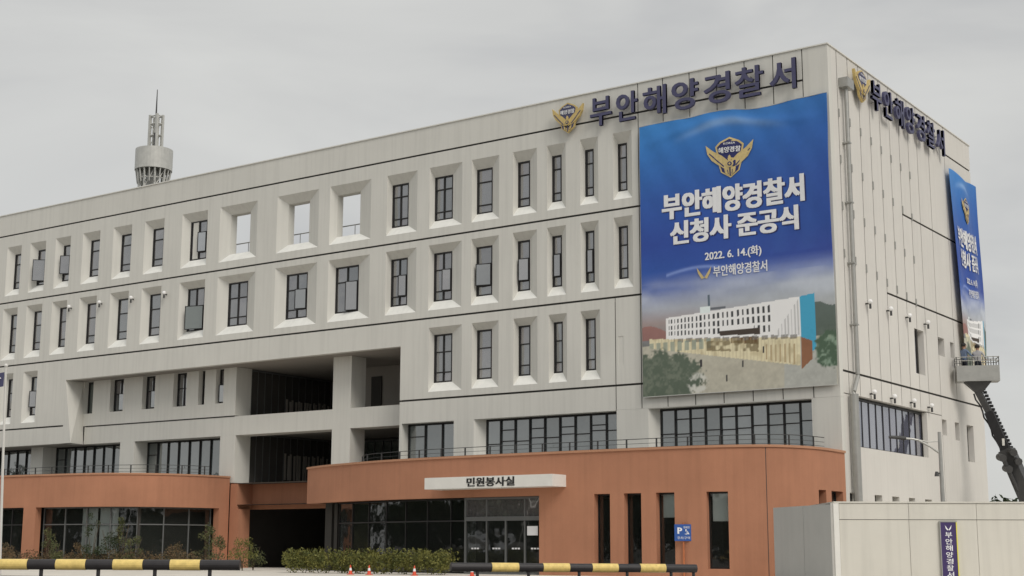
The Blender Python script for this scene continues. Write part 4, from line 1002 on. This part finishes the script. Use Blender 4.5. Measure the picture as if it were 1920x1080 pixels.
for k, ch in enumerate('부안해양경찰서'): add_text(mb, ch, uS+.13, uS+.34, 1.36-k*.2, 1.53-k*.2, tS, .015)
o = mb.build('sign_lettering', M['whitep']); place(o, SG)

# ------------------------------------------------------------------ street lamp by the booth
p0 = dp(1768, 943, 49); p1 = dp(1761, 808, 49)
SL = thing('street_lamp', 'grey street lamp pole with a curved arm and camera behind the cream booth', 'street lamp', (p0.x,p0.y,0))
def sl_(mb, name, m): o = mb.build(name, m); place(o, SL); return o
zt = p1.z
mb = MB(); mb.tube([(p0.x,p0.y,.2),(p0.x,p0.y,zt*.6),(p0.x,p0.y,zt)], .085, 12, r2=.06); sl_(mb, 'pole', M['metal'])
X0 = V((p0.x,p0.y,0))
mb = MB(); mb.tube([X0+V((0,0,zt-.75)), X0-RT0*.35+V((0,0,zt-.50)), X0-RT0*.75+V((0,0,zt-.28)), X0-RT0*.95+V((0,0,zt-.24)), X0-RT0*1.25+V((0,0,zt-.22))], .035, 8)
mb.tube([X0+V((0,0,zt-.32)), X0-RT0*.45+V((0,0,zt-.34)), X0-RT0*.7+V((0,0,zt-.28))], .02, 8); sl_(mb, 'arm', M['metal'])
mb = MB(); a = X0-RT0*1.25+V((0,0,zt-.22)); 
mb.tube([a+RT0*.08, a-RT0*.12+V((0,0,.02)), a-RT0*.42+V((0,0,.04)), a-RT0*.5+V((0,0,.03))], .075, 12, r2=.045); sl_(mb, 'lamp_head', M['dsteel'])
mb = MB(); a = X0-RT0*.1+V((0,0,zt-1.42)); mb.tube([a+RT0*.06, a-RT0*.08], .03, 8); mb.tube([a-RT0*.06-V((0,0,.10)), a-RT0*.06+V((0,0,.06))], .085, 12, r2=.05); sl_(mb, 'security_camera', M['dsteel'])

# ------------------------------------------------------------------ flagpole at the left
p0 = dp(3, 1022, 50)
FP = thing('flagpole', 'slim white flagpole with a dark navy flag left of the building front', 'flagpole', (p0.x,p0.y,0))
zt = 7.4; pt_ = dp(11, 690, 50)
mb = MB(); mb.tube([(p0.x,p0.y,0),(p0.x*.5+pt_.x*.5,p0.y*.5+pt_.y*.5,3.7),(pt_.x,pt_.y,zt)], .055, 10, r2=.035); o = mb.build('pole', M['white']); place(o, FP)
bm = bmesh.new(); bmesh.ops.create_uvsphere(bm, u_segments=10, v_segments=8, radius=.07, matrix=Matrix.Translation((pt_.x,pt_.y,zt+.05))); me = bpy.data.meshes.new('finial'); bm.to_mesh(me); bm.free(); me.materials.append(M['white']); o = bpy.data.objects.new('finial', me); COL.objects.link(o); place(o, FP)
mb = MB(); 
for i in range(14):
    for j in range(6):
        def f(i, j): 
            u = i/14; v = j/6; return V((pt_.x,pt_.y,0))-RT0*(.04+u*1.3)+V((0,0,6.72+v*.5-.25*u))+FWD*.09*math.sin(u*9)*u
        mb.quad(f(i,j), f(i+1,j), f(i+1,j+1), f(i,j+1))
o = mb.build('flag', M['navy']); place(o, FP)
mb = MB(); cc = lambda a, r_: V((pt_.x,pt_.y,0))-RT0*(.22+r_*math.cos(a))+V((0,0,6.93+r_*math.sin(a)))-FWD*.06
for i in range(10):
    a, b = -1+i*.35, -1+(i+1)*.35; mb.quad(cc(a,.13), cc(b,.13), cc(b,.09), cc(a,.09))
o = mb.build('flag_emblem', M['whitep']); place(o, FP)

# ------------------------------------------------------------------ black and yellow bars
def bar(label, A, B_, bands, posts, r, g):
    A = V(A); B_ = V(B_); L = (B_-A).length; d = (B_-A)/L
    t = thing('barrier_bar', label, 'barrier', (A.x,A.y,0), group=g)
    mb = MB(); mb.tube([A, B_], r, 18); o = mb.build('rail', M['barblack'], smooth=False); place(o, t)
    for a, b in bands:
        mb = MB(); mb.tube([A+d*a, A+d*b], r+.006, 18); o = mb.build('yellow_sleeve', M['yellow']); place(o, t)
    for q in posts:
        p = A+d*q; mb = MB(); mb.tube([V((p.x,p.y,0)), V((p.x,p.y,p.z-r*.6))], .04, 10); o = mb.build('post', M['barblack']); place(o, t)
A = dp(-330, 1057, 30); B_ = dp(450, 1059.5, 30); L = (B_-A).length; k = 30/FPX
bar('long black and yellow striped bar on posts at the left of the forecourt', A, B_, [((330+x)*k, (330+x+56)*k) for x in (-214,-109,-3,106,213,320)], [(330+x)*k for x in (-238,-133,-28,78,185,291,394)], .108, 'black and yellow bars along the forecourt')
A = dp(845, 1063, 34.6); B_ = dp(1305, 1066, 36.4); L = (B_-A).length; sc = L/460
bar('shorter black and yellow striped bar on posts in front of the entrance', A, B_, [((x-845)*sc, (x-845+49)*sc) for x in (918,1012,1103.5,1195)], [(x-845)*sc for x in (893,986,1080,1171,1256,1300)], .105, 'black and yellow bars along the forecourt')

# ------------------------------------------------------------------ parking sign
p = dp(1282, 1040, 52)
PS_ = thing('parking_sign', 'blue disabled parking sign on a thin orange post beside the slot windows', 'sign', (p.x,p.y,.2))
mb = MB(); mb.tube([(p.x,p.y,.2),(p.x,p.y,2.15)], .035, 8); o = mb.build('post', M['post']); place(o, PS_)
FS = (V((p.x,p.y,0))-RT0*.33-FWD*.05, RT0, -V((FWD.x,FWD.y,0)).normalized())
mb = MB(); mb.lbox(FS, 0,.66, 1.50,2.10, 0,.02); o = mb.build('sign_plate', M['bluesign']); place(o, PS_)
ts = lambda u, v, e: tuple(FS[0]+FS[1]*u+V((0,0,v))+FS[2]*(.024+e))
mb = MB(); add_text(mb, 'P', .12,.27,1.76,1.98, ts, .04); add_text(mb, '장애인', .33,.55,1.95,2.03, ts, .01)
c = [(.43+.07*math.cos(a), 1.80+.07*math.sin(a)) for a in [i*math.pi/6-2.6 for i in range(10)]]
for a, b in zip(c, c[1:]): mb.poly([a, b, (.43+(b[0]-.43)*.75, 1.80+(b[1]-1.80)*.75), (.43+(a[0]-.43)*.75, 1.80+(a[1]-1.80)*.75)], ts)
mb.poly([(.40,1.84),(.43,1.84),(.44,1.93),(.40,1.93)], ts); mb.poly([(.43,1.80),(.52,1.80),(.54,1.74),(.50,1.74),(.49,1.77),(.43,1.77)], ts)
add_text(mb, '주차구역', .10,.56,1.56,1.66, ts, .0); o = mb.build('sign_print', M['whitep']); place(o, PS_)

# ------------------------------------------------------------------ traffic cones
def cone(x, y, label):
    t = thing('traffic_cone', label, 'traffic cone', (x,y,.2), group='traffic cones by the hedge'); t.scale = (.78,.78,.78)
    mb = MB(); mb.box((-.13,-.13,0),(.13,.13,.03)); mb.build('base', M['cone'], t)
    q = MB(); prof = [(.10,.03),(.082,.13),(.056,.27),(.036,.38),(.018,.47)]
    for (r0, z0), (r1, z1) in zip(prof, prof[1:]):
        for k in range(16):
            a, b = k*math.pi/8, (k+1)*math.pi/8; q.quad((r0*math.cos(a),r0*math.sin(a),z0),(r0*math.cos(b),r0*math.sin(b),z0),(r1*math.cos(b),r1*math.sin(b),z1),(r1*math.cos(a),r1*math.sin(a),z1))
    q.tube([(0,0,.46),(0,0,.475)], .018, 12); q.build('cone_body', M['cone'], t)
    q = MB(); 
    for k in range(16):
        a, b = k*math.pi/8, (k+1)*math.pi/8; q.quad((.072*math.cos(a),.072*math.sin(a),.20),(.072*math.cos(b),.072*math.sin(b),.20),(.048*math.cos(b),.048*math.sin(b),.33),(.048*math.cos(a),.048*math.sin(a),.33))
    q.build('white_band', M['whitep'], t)
for px, w_, lab in ((657,66.5,'leftmost orange traffic cone with white band in front of the hedge'),(692,66,'second orange traffic cone from the left in front of the hedge'),(777,64,'small orange traffic cone in front of the right end of the hedge'),(885,61,'orange traffic cone behind the black end of the striped bar')):
    d = FWD*FPX+RT*(px-960)-UP*(1076-540); t_ = (-9.9-CAM.y)/d.y; cone(CAM.x+d.x*t_, -9.9, lab)

# ------------------------------------------------------------------ planting
def leaves(mb, c, rad, n, size, rnd, shell=.0, zsq=1.0):
    for _ in range(n):
        while True:
            d = V((rnd.uniform(-1,1), rnd.uniform(-1,1), rnd.uniform(-1,1)))
            if shell < d.length < 1: break
        p = V((c[0]+d.x*rad[0], c[1]+d.y*rad[1], c[2]+d.z*rad[2]))
        a = V((rnd.gauss(0,1), rnd.gauss(0,1), rnd.gauss(0,1))).normalized(); b = a.cross(V((rnd.gauss(0,1), rnd.gauss(0,1), rnd.gauss(0,1)))).normalized()
        s = size*rnd.uniform(.6,1.3); mb.quad(p-a*s, p-b*s*.5, p+a*s, p+b*s*.5)
rnd = random.Random(5)
mb = MB(); x = -21.3
while x < -12.8:
    for _ in range(2):
        leaves(mb, (x+rnd.uniform(-.2,.2), -8.2+rnd.uniform(-.35,.35), .56+rnd.uniform(.0,.26)), (.42,.38,.45), 190, .05, rnd, .3)
    x += .27
H_ = mb.build('hedge', M['hedge'], label='long clipped yellow green hedge in front of the dark shopfront glass', category='hedge')
mb = MB(); x = -48
while x < -27.5:
    leaves(mb, (x, -7.1+rnd.uniform(-.3,.3), .52+rnd.uniform(0,.25)), (.4,.4,.42), 110, .055, rnd, .1); x += .3
mb.build('ground_cover', M['redshrub'], kind='stuff', label='low reddish brown planting along the foot of the left glazing', category='ground cover')
def shrub(px, w_, h, r_, n, m, label):
    h += .45; r_ *= 1.15; n *= 1.6
    p = dp(px, 1050, w_); t = thing('shrub', label, 'shrub', (p.x,p.y,.2), group='shrubs planted before the left glazing')
    mb = MB()
    for k in range(4): 
        a = rnd.uniform(0,6.3); mb.tube([(0,0,0),(math.cos(a)*r_*.25,math.sin(a)*r_*.25,h*.5),(math.cos(a)*r_*.6,math.sin(a)*r_*.6,h*.9)], .02, 5, r2=.006)
    mb.build('stem', M['bark'], t)
    mb = MB()
    for k in range(max(5, int(n/60))):
        z = rnd.uniform(.25,.98)*h; rr = r_*(1-.55*z/h); a = rnd.uniform(0,6.3)
        leaves(mb, (math.cos(a)*rr*.6, math.sin(a)*rr*.6, z), (rr*.55,rr*.55,.2), 55, .045, rnd, .1)
    mb.build('foliage', M[m], t)
shr = [(90,70,1.5,.45,500,'shrub','tall thin green shrub at the right of the leftmost orange pillar'),(104,69,1.0,.4,400,'shrub','short shrub beside the tall thin one near the leftmost orange pillar'),(172,68,2.1,.5,520,'tree','tall dark shrub standing before the two bright panes'),(205,68,1.6,.6,500,'tree','broad dark shrub under the right bright pane'),(228,68,1.9,.55,560,'shrub','tall green shrub at the right edge of the bright panes'),(250,67,1.2,.55,420,'shrub','mid green shrub right of the bright panes'),(386,67,1.6,.6,560,'shrub','bushy green shrub in front of the right end of the left glazing'),(405,66,1.0,.6,420,'shrub','low shrub touching the right bushy one before the left glazing'),(455,65,.9,.8,600,'hedge','wide yellow green bush at the foot of the right orange pillar'),(475,66,.75,.7,400,'shrub','low dark bush at the dark passage opening'),(10,70,.7,.6,300,'redshrub','low reddish shrub behind the flagpole'),(150,69,.7,.6,350,'redshrub','low reddish shrub left of the bright panes'),(330,67,.75,.7,380,'redshrub','low reddish shrub in the middle of the left glazing')]
for s in shr: shrub(*s)

# ------------------------------------------------------------------ distant trees
def woods(name, pts, h, m, seed, n=90, size=.55, **props):
    rr = random.Random(seed); mb = MB()
    for (x, y) in pts:
        H = h*rr.uniform(.75,1.2)
        for _ in range(6): leaves(mb, (x+rr.uniform(-3,3), y+rr.uniform(-3,3), H*rr.uniform(.2,.75)), (3.5,3.5,H*.3), n, size, rr, .0)
    mb.build(name, m, kind='stuff', **props)
woods('distant_woods', [(dp(1700+i*22, 900, 210).x, dp(1700+i*22, 900, 210).y) for i in range(34)], 8.0, M['tree'], 3, 220, label='low dark line of trees on the horizon beyond the lift', category='trees')
woods('reflected_woods', [(-160+i*6, -92-(i % 3)*5) for i in range(50)]+[(-165+(i % 3)*4, -86+i*6) for i in range(24)]+[(142+(i % 3)*4, -86+i*6) for i in range(22)], 11, M['tree'], 4, 110, size=.95, label='unseen tree rows added to darken the ground floor glass', category='trees')  # unseen trees, added to darken reflections in the ground floor glass
